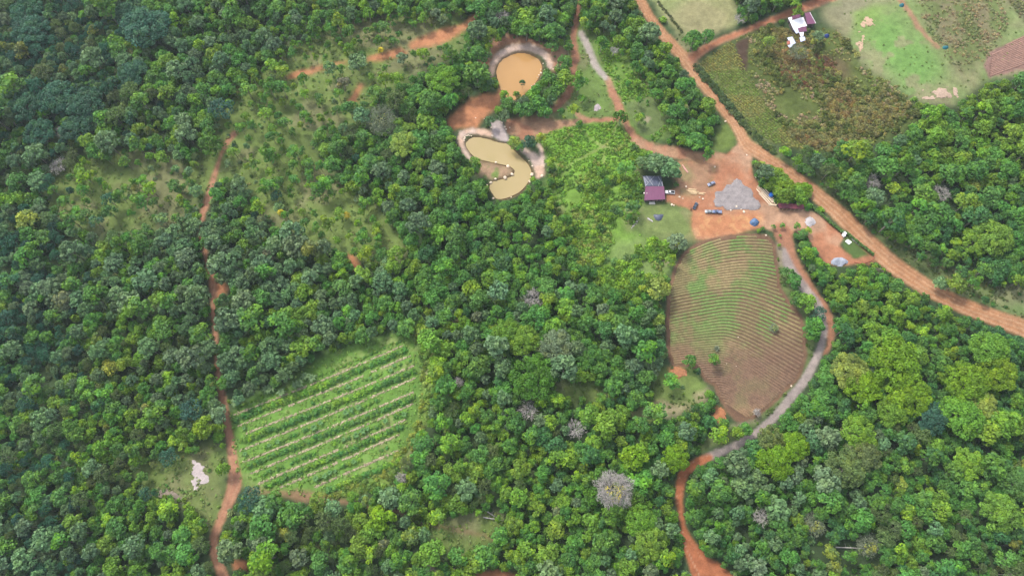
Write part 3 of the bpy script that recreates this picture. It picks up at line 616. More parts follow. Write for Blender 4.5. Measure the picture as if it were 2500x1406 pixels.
for nm, v, r in (('clh', .035, 5), ('clb', .19, 5), ('cla', .14, 4), ('cla2', .03, 3), ('barea', .0, 3), ('clc', .0, 5), ('cld', .02, 5), ('cle', .02, 4), ('clf', 0, 3), ('clg', .03, 4), ('clx', .15, 4), ('meadow', .022, 6), ('south', .012, 4), ('marg', .01, 2), ('core', .0, 4), ('plot', 0., 2), ('meadowt', .03, 4), ('vergr', .003, 4), ('gbr', .0, 4), ('stripf', .01, 2), ('verget', .02, 4), ('dirtt', .03, 4)):
    a = blur(M[nm], r); dens = dens*(1-a)+v*a
for q, v in (([(2240,560),(2290,580),(2280,640),(2230,630)], .5), ([(1280,540),(1330,560),(1290,610),(1240,590)], .25), ([(2130,420),(2240,400),(2230,500),(2130,490)], .5), ([(2000,600),(2010,645),(1985,640)], .1), ([(2310,620),(2420,640),(2400,700),(2300,680)], .2), ([(1970,1280),(2150,1300),(2140,1400),(1980,1400)], .35)):
    a = blur(poly(q), 5); dens = dens*(1-a)+v*a

THINGS = []           # (species, variant, X, Y, Z, rot, scale, tint, pal, crownpx, crownpy, sizepx, important)
cell = {}; CS = 8.0
def free(x, y, r):
    ci, cj = int(x//CS), int(y//CS); R_ = int(math.ceil((r+6)/CS))
    if r > 5: R_ += 1
    for a in range(ci-R_, ci+R_+1):
        for b in range(cj-R_, cj+R_+1):
            for (qx, qy, qr) in cell.get((a, b), ()):
                if (x-qx)**2+(y-qy)**2 < ((r+qr)*.70)**2: return False
    return True
def put(x, y, r): cell.setdefault((int(x//CS), int(y//CS)), []).append((x, y, r))
def pxm(px_, py_):       # pixels per metre there
    return (F*ct-(703-py_)*st)/H
def add_tree(sp, cx, cy, diam_px, pal, imp=False, tint=None, hs=1.0, var=None):
    """a tree whose crown is seen at (cx, cy)"""
    R0 = {'round': 3.6, 'coarse': 4.2, 'slender': 2.5, 'giant': 10.5, 'feathery': 5.0}[sp]; h0 = {'round': 6.8, 'coarse': 7, 'slender': 7.4, 'giant': 12, 'feathery': 7.5}[sp]
    r = diam_px/2/pxm(cx, cy); s = r/R0; hz = hs*(s if sp != 'giant' else .45+.55*s)
    v = P(cx, cy, h0*hz); x, y = v.x, v.y; z = float(hgt(x, y))
    THINGS.append((sp, random.randrange(len(SPEC[sp])) if var is None else var, x, y, z, random.random()*6.28, (s, s, hz), tint or jit(PAL[pal], .08), pal, cx, cy, diam_px, imp)); put(x, y, r*.95)
BIG = [(1300,918,118,'D'),(1240,812,80,'Y'),(1278,828,82,'Y'),(1358,845,92,'B'),(1440,870,70,'G'),(1552,1115,62,'E'),(1650,1120,72,'E'),(1565,1270,80,'Y'),(1590,1320,84,'Y'),(1452,1212,50,'D'),(1552,1215,50,'D'),(1500,1252,60,'D'),(1462,1160,44,'D'),(1530,1146,44,'D'),(1895,1128,92,'E'),(1945,1088,74,'E'),(1885,1070,70,'O'),(2190,880,130,'E'),(2225,960,110,'E'),(2110,938,96,'E'),(2180,1005,78,'Y'),(2080,905,96,'L'),(2365,932,110,'E'),(2440,905,100,'E'),(2420,850,96,'Y'),(2355,1015,112,'Y'),(2400,985,80,'L'),(2280,1015,90,'T'),(2100,1055,90,'Y'),(2070,1140,100,'O'),(2110,1110,90,'O'),(2370,1130,84,'Y'),(2450,1250,100,'Y'),(2490,1180,90,'G'),(2430,575,100,'Y'),(2385,590,70,'Y'),(2060,360,40,'G'),(1080,190,84,'Y'),(1050,245,60,'G'),(1165,175,60,'G'),(985,348,72,'L'),(510,348,52,'D'),(350,60,120,'T'),(310,30,70,'T'),(130,235,100,'T'),(205,250,100,'T'),(320,175,74,'T'),(70,70,90,'T'),(60,20,80,'T'),(540,262,64,'T'),(870,148,46,'B'),(180,310,80,'T'),(60,250,90,'T'),(90,320,80,'T'),(495,1042,52,'E'),(465,1000,60,'T'),(530,1010,46,'B'),(930,1265,60,'E'),(880,1275,44,'Y'),(775,1225,44,'Y'),(810,1240,46,'B'),(410,1115,48,'T'),(62,535,52,'L'),(267,895,40,'L'),(683,515,18,'A'),(846,523,18,'A'),(190,80,0,'A'),(930,118,16,'A'),(1050,830,60,'Y'),(1090,850,44,'Y'),(640,820,40,'Y'),(2200,1180,34,'L'),(610,1220,66,'T'),(640,1240,60,'B'),(665,1225,50,'G'),(2330,420,56,'G'),(2290,330,50,'Y'),(1000,1225,60,'G'),(1065,1185,64,'G'),(1140,1190,56,'B'),(700,1180,0,'G'),(2030,1220,60,'G'),(1820,1180,60,'B'),(1760,1200,56,'G'),(1900,1240,60,'B'),(1170,730,50,'G'),(980,140,30,'B'),(1604,394,50,'B'),(1640,412,50,'B'),(1628,398,40,'B'),(1570,395,34,'B'),(1655,590,46,'B'),(1730,370,30,'G'),(930,620,34,'G'),(2340,690,46,'Y'),(2300,690,36,'B'),(1925,665,32,'G'),(1942,684,38,'G'),(1950,728,38,'G'),(1972,736,44,'Y'),(1998,765,44,'T'),(1990,795,48,'G'),(1985,815,36,'G'),(1685,880,32,'G'),(1748,875,30,'G'),(1705,905,18,'T'),(1516,283,34,'D'),(1415,300,22,'G'),(1900,20,0,'G'),(1950,22,26,'Y'),(1695,92,46,'G'),(1728,85,34,'G'),(2000,86,30,'B'),(1992,102,24,'O'),(1880,95,30,'L'),(1160,392,30,'Y'),(1162,405,26,'G'),(1290,345,34,'T'),(1275,200,16,'T'),(1230,225,24,'Y'),(1262,230,22,'G'),(1240,250,34,'G'),(1270,265,36,'G'),(1300,235,36,'Y'),(1315,250,40,'G'),(1330,270,34,'G'),(1290,262,40,'G'),(1340,190,36,'G'),(1365,210,34,'G'),(1378,150,36,'G'),(1310,215,30,'G'),(1195,82,40,'Y'),(1950,440,0,'Y'),(2035,55,0,'B')]
for x_, y_, d_, p_ in BIG:
    if d_ == 0: continue
    sp = 'giant' if d_ >= 70 else ('coarse' if p_ == 'B' else 'feathery' if p_ in 'TO' and d_ > 40 else 'round' if d_ > 30 else 'slender')
    add_tree(sp, x_, y_, d_, p_, True)
# row of bright trees between the yard and the main road
for x_, y_, d_ in ((1845,398,16),(1862,402,20),(1880,412,24),(1895,420,26),(1912,430,26),(1925,448,30),(1905,450,26),(1893,462,24),(1902,418,22),(1918,440,28),(1940,462,28),(1948,455,24),(1930,460,30),(1950,466,30),(1970,458,28),(1918,468,20),(1974,474,20),(1890,440,22),(1965,455,24)): add_tree('round', x_, y_, d_, random.choice('YYEL'), True, hs=.75)
# trees along the east side of the curved lane
for x_, y_, d_ in ((1945,575,16),(1948,548,18),(1962,570,26),(1975,560,20),(1965,600,24),(1985,615,28),(1978,640,26),(1999,640,26),(2000,668,26),(1890,552,12),(1912,548,14),(1863,556,10),(1903,598,10),(1905,575,8)): add_tree('round' if d_ > 20 else 'slender', x_, y_, d_, random.choice('GYG'), True, hs=.7)
for x_, y_, d_, h_ in ((1303,725,52,11),(1500,1192,100,21),(1406,1045,46,11),(928,290,84,11),(1290,1000,50,10),(2095,1060,40,15),(2300,470,50,9),(2130,440,46,8),(140,400,46,10),(150,320,40,10),(1225,35,40,9),(1120,930,26,7),(980,1165,30,7),(1990,1280,60,9),(1860,1260,44,9),(2120,1330,60,9)):
    for k in (0, 1):
        v = P(x_, y_+k*d_*.35, h_*.8*(1-k*.5)); put(v.x, v.y, d_/2/pxm(x_, y_)*1.05)
# forest fill: dart throwing over the ground
fx_rng = np.random.default_rng(11); tries = 70000
TX = fx_rng.uniform(-400, 400, tries); TY = fx_rng.uniform(-70, 420, tries)
TZ = hgt(TX, TY); BX, BY = proj(TX, TY, TZ); CXp, CYp = proj(TX, TY, TZ+7.0)
inside = (BX > -170) & (BX < 2670) & (BY > -130) & (BY < 1500)
D_ = look(dens, CXp, CYp)*(look(nogo_soft, BX, BY) < .35)*(look(nogo_soft, CXp, CYp) < .25)
for dx_, dy_ in ((12, 0), (-12, 0), (0, 12), (0, -12)): D_ = D_*(look(nogo_soft, CXp+dx_, CYp+dy_) < .75)
D_ = D_*np.where(look(thin, CXp, CYp), np.where((BX < 600) & (BY < 960), .12, .004), 1)*np.where(look(thin, BX, BY), .1, 1)
sizen = fbm(TX, TY, 60, 21, 2)
for i in range(tries):
    if not inside[i] or fx_rng.random() > D_[i]: continue
    dd = look(dens, CXp[i], CYp[i]); r = (2.0+3.2*fx_rng.random()**1.9)*(.85+.5*(sizen[i]-.3))
    if dd < .6: r *= .78
    pal = pick_pal(CXp[i], CYp[i])
    if 1980 < CXp[i] < 2330 and 640 < CYp[i] < 860: r *= .8
    if pal == 'B' and dd > .6: r *= 1.15
    if CYp[i] > 1180 and 1700 < CXp[i]: r *= .8
    if CXp[i] < 620 and CYp[i] > 880: r *= .8
    if CXp[i] > 2150 and 250 < CYp[i] < 650: r *= 1.15
    if 90 < CXp[i] < 980 and 560 < CYp[i] < 900 and pal == 'B': r *= 1.12
    rp = r*1.1*pxm(CXp[i], CYp[i]); hit = 0
    for a_ in range(8): qa, qb = CXp[i]+rp*math.cos(a_*PI/4), CYp[i]+rp*math.sin(a_*PI/4); hit += (look(nogo_soft, qa, qb) > .6)+2*bool(look(M['pond'], qa, qb))
    if hit > 1: continue
    if not free(TX[i], TY[i], r*(1.55 if dd < .6 else 1)): continue
    if dd < .6: sp = random.choice(['slender', 'slender', 'slender', 'round'])
    else: sp = {'B': 'coarse', 'T': 'feathery', 'O': 'feathery'}.get(pal, 'round')
    if dd > .6 and random.random() < .12: sp = 'slender'
    if sp == 'slender' and pal == 'B': pal = 'G'
    R0 = {'round': 3.6, 'coarse': 4.2, 'slender': 2.5, 'feathery': 5.0}[sp]; s = r*1.2/R0; s *= 1.15 if sp == 'slender' else 1
    hz = (.7*s+.35)*random.uniform(.8, 1.2)*(1.35 if sp in ('coarse', 'feathery') else 1.0)
    tint = jit(PAL[pal], .16)
    if random.random() < .006: tint = jit(PAL['W'], .2); pal = 'W'
    put(TX[i], TY[i], r)
    THINGS.append((sp, random.randrange(len(SPEC[sp])), TX[i], TY[i], TZ[i], random.random()*6.28, (s, s, hz), tint, pal, CXp[i], CYp[i], 2*r*pxm(CXp[i], CYp[i]), False))
print('trees', len(THINGS))

# ------------------------------------------------------------------ labels: where a thing is
PLACES = [('round pond', 1262, 185), ('curved pond', 1230, 400), ('maroon house', 1598, 465), ('ploughed field', 1790, 800), ('striped crop field', 800, 1010), ('west dirt track', 515, 700), ('curved lane', 1990, 880), ('main road', 2150, 620), ('main road', 1740, 230), ('tin-roofed farmhouse', 1950, 70), ('dirt yard', 1800, 480), ('main road', 2380, 750), ('curved lane', 1665, 1240), ('west dirt track', 540, 1260), ('bright meadow', 1440, 380), ('top right pasture', 2250, 100)]
def place_of(x, y):
    n, a, b = min(PLACES, key=lambda p: (p[1]-x)**2+(p[2]-y)**2)
    dx, dy = x-a, y-b
    if abs(dx) > abs(dy): return ('right of' if dx > 0 else 'left of')+' the '+n
    return ('below' if dy > 0 else 'above')+' the '+n
ONES = 'first second third fourth fifth sixth seventh eighth ninth tenth eleventh twelfth thirteenth fourteenth fifteenth sixteenth seventeenth eighteenth nineteenth'.split()
TENS = {2: ('twentieth', 'twenty'), 3: ('thirtieth', 'thirty'), 4: ('fortieth', 'forty'), 5: ('fiftieth', 'fifty')}
def ordinal(n):
    if n < 20: return ONES[n-1]
    t, o = divmod(n, 10); return TENS[t][0] if o == 0 else TENS[t][1]+'-'+ONES[o-1]
def where(x, y):
    n, a, b = min(PLACES, key=lambda p: (p[1]-x)**2+(p[2]-y)**2)
    dx, dy = x-a, y-b; d = math.hypot(dx, dy); s_ = int(((math.degrees(math.atan2(dy, dx))+382.5) % 360)//45)
    dr = ['right of', 'below right of', 'below', 'below left of', 'left of', 'above left of', 'above', 'above right of'][s_]
    return ('' if d < 150 else 'well ' if d < 290 else 'far ')+dr+' the '+n
BASE = {}            # base label -> [(object, x, y)], ranked at the end
def defer(o, base, x, y): BASE.setdefault(base, []).append((o, x, y))
def rank_labels():
    for base, L in BASE.items():
        if len(L) == 1: L[0][0]['label'] = base; continue
        xs_ = [l[1] for l in L]; ys_ = [l[2] for l in L]; k = 1 if max(xs_)-min(xs_) >= max(ys_)-min(ys_) else 2
        for i, l in enumerate(sorted(L, key=lambda l: l[k])): l[0]['label'] = f"{base}, {ordinal(i+1)} from {'left' if k == 1 else 'top'}"
def inframe(x, y): return 3 < x < 2497 and 3 < y < 1403

# individual trees: the landmark ones and the largest of the rest, up to 300 of each kind; the rest is the forest mass
order = sorted(range(len(THINGS)), key=lambda i: (-THINGS[i][12], -THINGS[i][11]))
cnt = {'forest_tree': 0, 'giant_tree': 0, 'slender_tree': 0}; rest = []
GROUPS = {'forest_tree': 'broad crowned trees of the forest', 'giant_tree': 'great spreading trees above the canopy', 'slender_tree': 'slender pale trunked trees in clearings'}
for i in order:
    sp, va, x, y, z, rot, sc, tint, pal, cx, cy, dpx, imp = THINGS[i]
    kind = 'giant_tree' if sp == 'giant' else 'slender_tree' if sp == 'slender' else 'forest_tree'
    lab = None
    if inframe(cx, cy) and cnt[kind] < 298:
        look_w = {'round': 'round', 'coarse': 'coarse-leaved', 'slender': 'slender', 'giant': 'huge spreading', 'feathery': 'feathery'}[sp]
        size = '' if sp == 'giant' else 'large ' if dpx > 44 else ''
        lab = f"{size}{PNAME[pal]} {look_w} tree {where(cx, cy)}"
    if lab is None: rest.append(i); continue
    cnt[kind] += 1
    e = empty(kind, (x, y, z), rot, None, 'tree', GROUPS[kind]); e.scale = sc; defer(e, lab, cx, cy)
    cm, tm, _ = SPEC[sp][va]
    c = link('crown', cm, e); c['tint'] = [float(v) for v in tint]; link('trunk', tm, e)
print(cnt, 'rest', len(rest))
R_ = [THINGS[i] for i in rest]
scatter('forest', [(t[2], t[3], t[4]) for t in R_], [SPEC[t[0]][t[1]][2] for t in R_], [(0, 0, t[5]) for t in R_], [t[6] for t in R_], [t[7] for t in R_], None)

# undergrowth between the trees
pts, ids, rots, scs, tns = [], [], [], [], []
def sc_add(kind, x, y, s, tint, z=0):
    pts.append((x, y, float(hgt(x, y))+z)); ids.append(random.choice(NPLANT[kind])[1]); rots.append((0, 0, random.random()*6.28)); scs.append((s, s, s*random.uniform(.7, 1.2))); tns.append(tint)
ur = np.random.default_rng(5); n_ = 26000
UX = ur.uniform(-390, 390, n_); UY = ur.uniform(-60, 415, n_); UZ = hgt(UX, UY); bx, by = proj(UX, UY, UZ)
ins = (bx > -100) & (bx < 2600) & (by > -80) & (by < 1480); ng = look(nogo_soft, bx, by); dn = look(dens, bx, by); thn = look(thin, bx, by)
for i in range(n_):
    if not ins[i] or ng[i] > .08 or thn[i]: continue
    if dn[i] < .6:
        if ur.random() > (.07+.9*dn[i])*(1.6 if vnoise(UX[i], UY[i], 15, 41) > .55 else .5): continue
        k = 'shrub'; s = .35+.5*ur.random()
    else: k = 'shrub'; s = .8+.8*ur.random()
    pal = pick_pal(bx[i], by[i]); sc_add(k, UX[i], UY[i], s, jit(PAL[pal], .25))
scatter('undergrowth', pts, ids, rots, scs, tns, None)

# weeds and tall grass in the open places
pts, ids, rots, scs, tns = [], [], [], [], []
hard = blur(M['road'] | M['branch'] | M['laneg'] | M['laner'] | M['greytop'] | M['trkm'] | M['trktop'] | M['pond'] | M['bank'] | M['plat'] | M['orange'] | M['yard'] | M['plot'] | M['paths'], 1) > .3
def fill_zone(mask, n, s0, s1, pals, kind='weed', seed=1, clump=.0, cs=12):
    r = np.random.default_rng(seed); ii = np.argwhere(mask & ~hard); k = ii[r.integers(0, len(ii), n)]
    qx = k[:, 1]*S+OX+r.uniform(0, S, n); qy = k[:, 0]*S+OY+r.uniform(0, S, n); Xw, Yw, _ = at(qx, qy)
    nz = fbm(Xw, Yw, cs, seed+3, 2)
    for a, b, c in zip(Xw, Yw, nz):
        if clump and c < .5+clump*(r.random()-.5): continue
        sc_add(kind, a, b, s0+(s1-s0)*r.random(), jit(pals[int(c*7.3+r.random()*.9) % len(pals)], .22))
y1, y2, y3 = (.15, .29, .035), (.11, .23, .035), (.19, .26, .06)
fill_zone(M['meadow'], 2600, .7, 1.7, [y1, y2, y3], seed=2, clump=.3)
fill_zone(M['core'], 1000, .4, 1.0, [y1, y2], seed=3)
fill_zone(M['meadow'] & ~M['core'], 900, .7, 1.9, [y1, y2, (.08, .19, .04), (.07, .16, .05)], 'shrub', seed=4, clump=.2)
fill_zone(M['meadowt'], 700, .6, 1.3, [y1, y2], seed=6, clump=.4)
fill_zone(M['cla'] | M['clb'] | M['clc'] | M['cld'] | M['clg'] | M['clh'], 4200, .3, 1.0, [(.17, .26, .07), (.20, .25, .10), (.12, .21, .055)], seed=7, clump=.4)
fill_zone(M['cle'] | M['stripf'] | M['verget'], 420, .5, 1.1, [(.08, .14, .03), (.11, .16, .05)], seed=8, clump=.3)
fill_zone(M['vergr'] | M['gbr'], 420, .5, 1.3, [(.09, .15, .04), (.14, .16, .07)], seed=9, clump=.4)
fill_zone(M['toprt'] | M['toprd'], 2600, .4, 1.2, [(.20, .22, .10), (.28, .24, .14), (.14, .18, .07)], seed=10, clump=.5)
fill_zone(M['topr'] & ~M['toprt'], 300, .4, .8, [(.13, .2, .05)], seed=12, clump=.5)
fill_zone(M['bfield'] | M['marg'], 1700, .4, .9, [(.20, .34, .08), (.17, .30, .07)], seed=13)
fill_zone(M['marg'], 170, .5, 1.1, [(.17, .26, .05), (.12, .22, .05), (.20, .27, .06)], 'shrub', seed=18)
scatter('tall_weeds', pts, ids, rots, scs, tns, None)
pts, ids, rots, scs, tns = [], [], [], [], []
sm = M['scrub'] & ~M['swale']
br = [(.19, .16, .07), (.16, .18, .065), (.13, .18, .05), (.20, .22, .08), (.10, .14, .04), (.18, .19, .08)]
fill_zone(sm, 2300, .5, 1.35, br, 'shrub', seed=14, clump=.12, cs=25)
fill_zone(M['burn'], 300, .4, 1.0, [(.17, .09, .06), (.15, .10, .06)], 'shrub', seed=15)
fill_zone(sm, 2200, .6, 1.5, [(.22, .22, .09), (.17, .21, .06), (.28, .24, .15)], seed=16, clump=.3)
scatter('scrub', pts, ids, rots, scs, tns, None)
# olive crop plot: planted in rows
pts, ids, rots, scs, tns = [], [], [], [], []
a0, a1 = P(1700, 160), P(1960, 372); d = (a1-a0).normalized(); nrm = Vector((-d.y, d.x, 0)); om = blur(M['oplot'], 1) > .6
for r in range(-26, 27):
    for k in range(0, 95):
        p = a0+nrm*(r*1.7)+d*(k*1.15-6); qx, qy = proj(p.x, p.y, float(hgt(p.x, p.y)))
        if look(om, qx, qy) and random.random() < .85:
            g = vnoise(p.x, p.y, 18, 66); sc_add('weed', p.x+random.uniform(-.2, .2), p.y+random.uniform(-.2, .2), random.uniform(.7, 1.1), jit((.22, .23, .07) if g > .5 else (.15, .22, .05), .2))
for q in np.linspace(0, 1, 70):                   # dark hedge between plot and road
    v = P(1702+q*100+random.uniform(-5, 5), 165+q*125+random.uniform(-4, 4)); sc_add('shrub', v.x, v.y, random.uniform(.8, 1.4), jit((.07, .12, .05), .25))
for q in np.linspace(0, 1, 80):
    v = P(1800+q*90+random.uniform(-6, 6), 290+q*85+random.uniform(-4, 4)); sc_add('shrub', v.x, v.y, random.uniform(.6, 1.2), jit((.08, .13, .05), .25))
for q in np.linspace(0, 1, 60):
    v = P(1605+q*60+random.uniform(-2, 2), 5+q*75+random.uniform(-2, 2)); sc_add('shrub', v.x, v.y, random.uniform(.3, .6), jit((.10, .13, .06), .25))
scatter('olive_crop_rows', pts, ids, rots, scs, tns, None)

# ------------------------------------------------------------------ striped crop field
LINES = [((100,745),(1420,205)),((130,830),(1480,280)),((180,892),(1500,360)),((150,1020),(1520,455)),((170,1112),(1500,565)),((230,1200),(1490,660)),((290,1280),(1440,780)),((460,1310),(1390,895)),((730,1305),(1385,1020))]
LN = [((540+a[0]/3.196, 780+a[1]/3.196), (540+b[0]/3.196, 780+b[1]/3.196)) for a, b in LINES]
sr = np.random.default_rng(33); q_all, c_all = [], []
for a, b in LN:
    A, B = P(*a), P(*b); n_ = 820; t = sr.random(n_); keepn = vnoise(t*40, t*0, 1, int(a[1])) > .15; t = t[keepn]
    pp = np.array([A+(B-A)*float(v) for v in t]); pp[:, 0] += sr.normal(size=len(t))*.24; pp[:, 1] += sr.normal(size=len(t))*.24
    pp[:, 2] = hgt(pp[:, 0], pp[:, 1])+.08+.15*sr.random(len(t)); nr = sr.normal(size=(len(t), 3))*.35+np.array([0, 0, 1]); nr /= np.linalg.norm(nr, axis=1, keepdims=True)
    q_all.append(leaf_quads(pp, nr, .62, 1.3, sr).reshape(-1, 3)); c_all.append(np.repeat((c3(.36, .30, .20)[None]*(.6+.6*sr.random((len(t), 1)))*1.1), 4, 0))
qv = np.vstack(q_all); MULCH = vcol_mat('dry_mulch_straw', amp=.2)
tag(link('dry_mulch', np_mesh('dry_mulch', qv, np.arange(len(qv)).reshape(-1, 4), MULCH, np.vstack(c_all))), kind='stuff')
def mid(i, j, t=.5): return tuple(tuple(LN[i][e][k]*(1-t)+LN[j][e][k]*t for k in (0, 1)) for e in (0, 1))
def shift(i, dy): return tuple((LN[i][e][0]+(8 if e else 4), LN[i][e][1]+dy) for e in (0, 1))
ROWS = [(shift(0, -16), 26, .6, 'dense', 'topmost thin'), (mid(0, 1, .45), 46, 1.25, 'dense', 'first thick'), (mid(1, 2), 26, .7, 'thin', 'second thin'), (mid(2, 3, .45), 46, 1.25, 'dense', 'second thick'), (mid(3, 4), 28, .85, 'thin', 'third thin'), (mid(4, 5, .45), 40, 1.1, 'dense', 'third thick'), (mid(5, 6), 24, .9, 'thin', 'fourth thin'), (mid(6, 7, .45), 34, 1.15, 'dense', 'fourth thick'), (mid(7, 8), 20, .8, 'thin', 'fifth thin'), (((800,1198),(985,1120)), 30, 1.2, 'dense', 'bottom thick')]
pts, ids, rots, scs, tns = [], [], [], [], []; nb = 0
for (a, b), n_, s_, kd, rn in ROWS:
    A, B = P(*a), P(*b); seed = int(a[1])
    k_ind = 0
    for k in range(n_):
        t = (k+.5)/n_+random.uniform(-.3, .3)/n_
        if kd == 'thin' and vnoise(t*12, 0, 1, seed) < .32: continue
        p = A+(B-A)*t; x, y = p.x+random.gauss(0, .35), p.y+random.gauss(0, .35); s = s_*random.uniform(.75, 1.3); g = vnoise(t*6, 3, 1, seed+1)
        tint = jit((.15, .32, .05) if g > .55 else (.09, .24, .065), .15); k_ind += 1
        if kd == 'thin' and random.random() < .35:
            o = link('banana_plant', random.choice(NPLANT['banana'])[0], None, (x, y, float(hgt(x, y))), random.random()*6); o.scale = (s*1.1,)*3
            o['tint'] = [.095, .21, .07]; tag(o, f"banana plant in the {rn} row of the striped field, {ordinal(k_ind)} from left", 'banana plant', 'banana plants in the striped field')
        else:
            o = link('crop_bush', random.choice(NPLANT['crop'])[0], None, (x, y, float(hgt(x, y))), random.random()*6); o.scale = (s, s, s)
            o['tint'] = [float(v) for v in tint]; tag(o, f"leafy crop bush in the {rn} row of the striped field, {ordinal(k_ind)} from left", 'crop bush', 'crop bushes in the striped field'); nb += 1
    # the small growth filling the row between the counted plants
    A2, B2 = A, B
    for k in range(int(n_*(4 if kd == 'dense' else 2.2))):
        t = random.random()
        if kd == 'thin' and vnoise(t*12, 0, 1, seed) < .3: continue
        p = A2+(B2-A2)*t; sc_add('crop', p.x+random.gauss(0, .5), p.y+random.gauss(0, .5), s_*random.uniform(.45, .85), jit((.12, .26, .06), .25))
scatter('crop_growth', pts, ids, rots, scs, tns, None)
print('crop bushes', nb)
for x_, y_ in ((578,985),(655,952),(668,948),(690,960),(725,942),(735,938),(765,925),(748,920)):
    v = P(x_, y_); o = link('banana_plant', random.choice(NPLANT['banana'])[0], None, v, random.random()*6); o.scale = (1.5,)*3; o['tint'] = [.12, .20, .09]
    tag(o, None, 'banana plant', 'banana plants on the forest edge'); defer(o, 'large banana plant on the forest edge above the striped field', x_, y_)

# ------------------------------------------------------------------ bare and dead trees
def bare_tree(cx, cy, dpx, label, hgt_=8, dense=1.0, leafy=None, mat=BARKG):
    r = dpx/2/pxm(cx, cy); h = hgt_; v = P(cx, cy, h*.8); z = float(hgt(v.x, v.y)); rng = random.Random(int(cx))
    e = empty('bare_tree', (v.x, v.y, z), 0, label, 'tree', 'bare and dead trees')
    mb = MB(); mb.tube([(0, 0, -.5), (0, 0, h*.45)], [.35, .25], 6); mb.build('trunk', mat, e)
    mb = MB()
    def br(p, d, L, rad, lv):
        q = p+d*L; m_ = p.lerp(q, .5)+Vector((rng.uniform(-1, 1), rng.uniform(-1, 1), rng.uniform(-.3, .5)))*L*.12
        mb.tube([p, m_, q], [rad, rad*.75, rad*.5], 3 if lv else 4)
        if lv < 4:
            for _ in range(3 if lv < 3 else int(3*dense)):
                nd = (d+Vector((rng.gauss(0, .55), rng.gauss(0, .55), rng.gauss(.05, .25)))).normalized(); br(p.lerp(q, rng.uniform(.55, 1)), nd, L*rng.uniform(.55, .8), max(rad*.6, .035), lv+1)
    for k in range(7):
        a = k*2*PI/7+rng.uniform(-.3, .3); br(Vector((0, 0, h*.42)), Vector((math.cos(a)*.9, math.sin(a)*.9, rng.uniform(.4, .9))).normalized(), r*.42, .16, 0)
    mb.build('branches', mat, e)
    rg = np.random.default_rng(int(cx)); nt_ = int(170*dense*max(1, r*r/12)); dd_ = rg.normal(size=(nt_, 3)); dd_[:, 2] = np.abs(dd_[:, 2])*.7; dd_ /= np.linalg.norm(dd_, axis=1, keepdims=True)
    pp = dd_*(r*(.55+.5*rg.random((nt_, 1))))*np.array([1, 1, .6])*(.75+.45*vnoise(dd_[:, 0]*3+cx, dd_[:, 1]*3, 1, 88))[:, None]; pp[:, 2] += h*.58
    ax_ = dd_+rg.normal(size=dd_.shape)*.6; ax_ /= np.linalg.norm(ax_, axis=1, keepdims=True); sd_ = np.cross(ax_, rg.normal(size=dd_.shape)); sd_ /= np.linalg.norm(sd_, axis=1, keepdims=True)
    ln_ = (.35+.5*rg.random((nt_, 1))); wd_ = .05+.04*rg.random((nt_, 1)); qv_ = np.stack([pp-ax_*ln_-sd_*wd_, pp-ax_*ln_+sd_*wd_, pp+ax_*ln_+sd_*wd_*.4, pp+ax_*ln_-sd_*wd_*.4], 1).reshape(-1, 3)
    link('twigs', np_mesh('twigs', qv_, np.arange(nt_*4).reshape(nt_, 4), mat), e)['kind'] = 'stuff'
    if leafy:
        q, f, cols, _ = crown(r*.5, 2, 10, r*.2, .6, 160, int(cx), yellow=.3); q = q.copy(); q[:, 2] += h*.8; q[:, 0] += r*.1; q[:, 1] -= r*.25
        c = link('crown', np_mesh('crown', q, f, LEAF, cols, 'shade'), e); c['tint'] = list(leafy)
bare_tree(1303, 725, 52, 'round silvery leafless tree in the forest left of the ploughed field', 11)
bare_tree(1500, 1192, 92, 'wide ashen bare crown with sparse yellow leaves on the great tree below the forest centre', 21, 3.0, (.30, .31, .12))
bare_tree(1406, 1045, 46, 'small leafless grey tree in forest between striped field and ploughed field', 11)
bare_tree(928, 290, 84, 'broad grey twiggy umbrella tree left of the curved pond', 11, 1.6, (.14, .17, .09), BARKO)
bare_tree(1290, 1000, 50, 'thin pale leafless tree in forest below the deep green giant', 9)
bare_tree(2095, 1060, 40, 'white-branched bare tree among the yellow-green giants at lower right', 15)
bare_tree(1850, 1005, 20, 'small withered tree on the upper edge of the curved lane', 6)
bare_tree(1500, 118, 22, 'slim dead tree standing in the meadow beside the grey path', 9)
bare_tree(1810, 40, 34, 'leaning dead tree beside the branch road at the pasture corner', 9)
bare_tree(1950, 125, 50, 'thin tall tree with pale forked trunk below the tin-roofed farmhouse', 9, 1.0, (.13, .18, .08), BARKO)
bare_tree(1890, 800, 26, 'fallen pale branches in the ploughed field near its right side', 2.5, 1.0, (.16, .22, .10), BARKO)
bare_tree(1750, 850, 14, 'tiny withered shrub inside the ploughed field', 2, 1.0, None, BARKO)
bare_tree(2300, 470, 50, 'grey leafless tree in the gap of the upper right forest', 8)
bare_tree(2130, 440, 46, 'wispy grey bare tree right of the main road junction forest edge', 7)
bare_tree(140, 400, 46, 'ashen leafless tree in the dark forest at far left', 9)
bare_tree(150, 320, 40, 'brownish bare tree between dark teal giants at upper left', 9)
bare_tree(700, 1150, 0.1 if False else 24, 'small bare tree by the lower end of the striped crop rows', 4) if False else None
bare_tree(1225, 35, 40, 'white-limbed dead tree above the round pond', 9)
bare_tree(1120, 930, 26, 'small grey dead tree just right of the striped crop field', 6)
bare_tree(980, 1165, 30, 'thin leafless tree at the lower right corner of the striped field', 6)
bare_tree(1990, 1280, 60, 'dense grey twiggy tree at lower right below the curved lane', 8, 1.4, (.14, .19, .09), BARKO)
bare_tree(1860, 1260, 44, 'silver bare tree in the forest right of the bottom red track', 8)
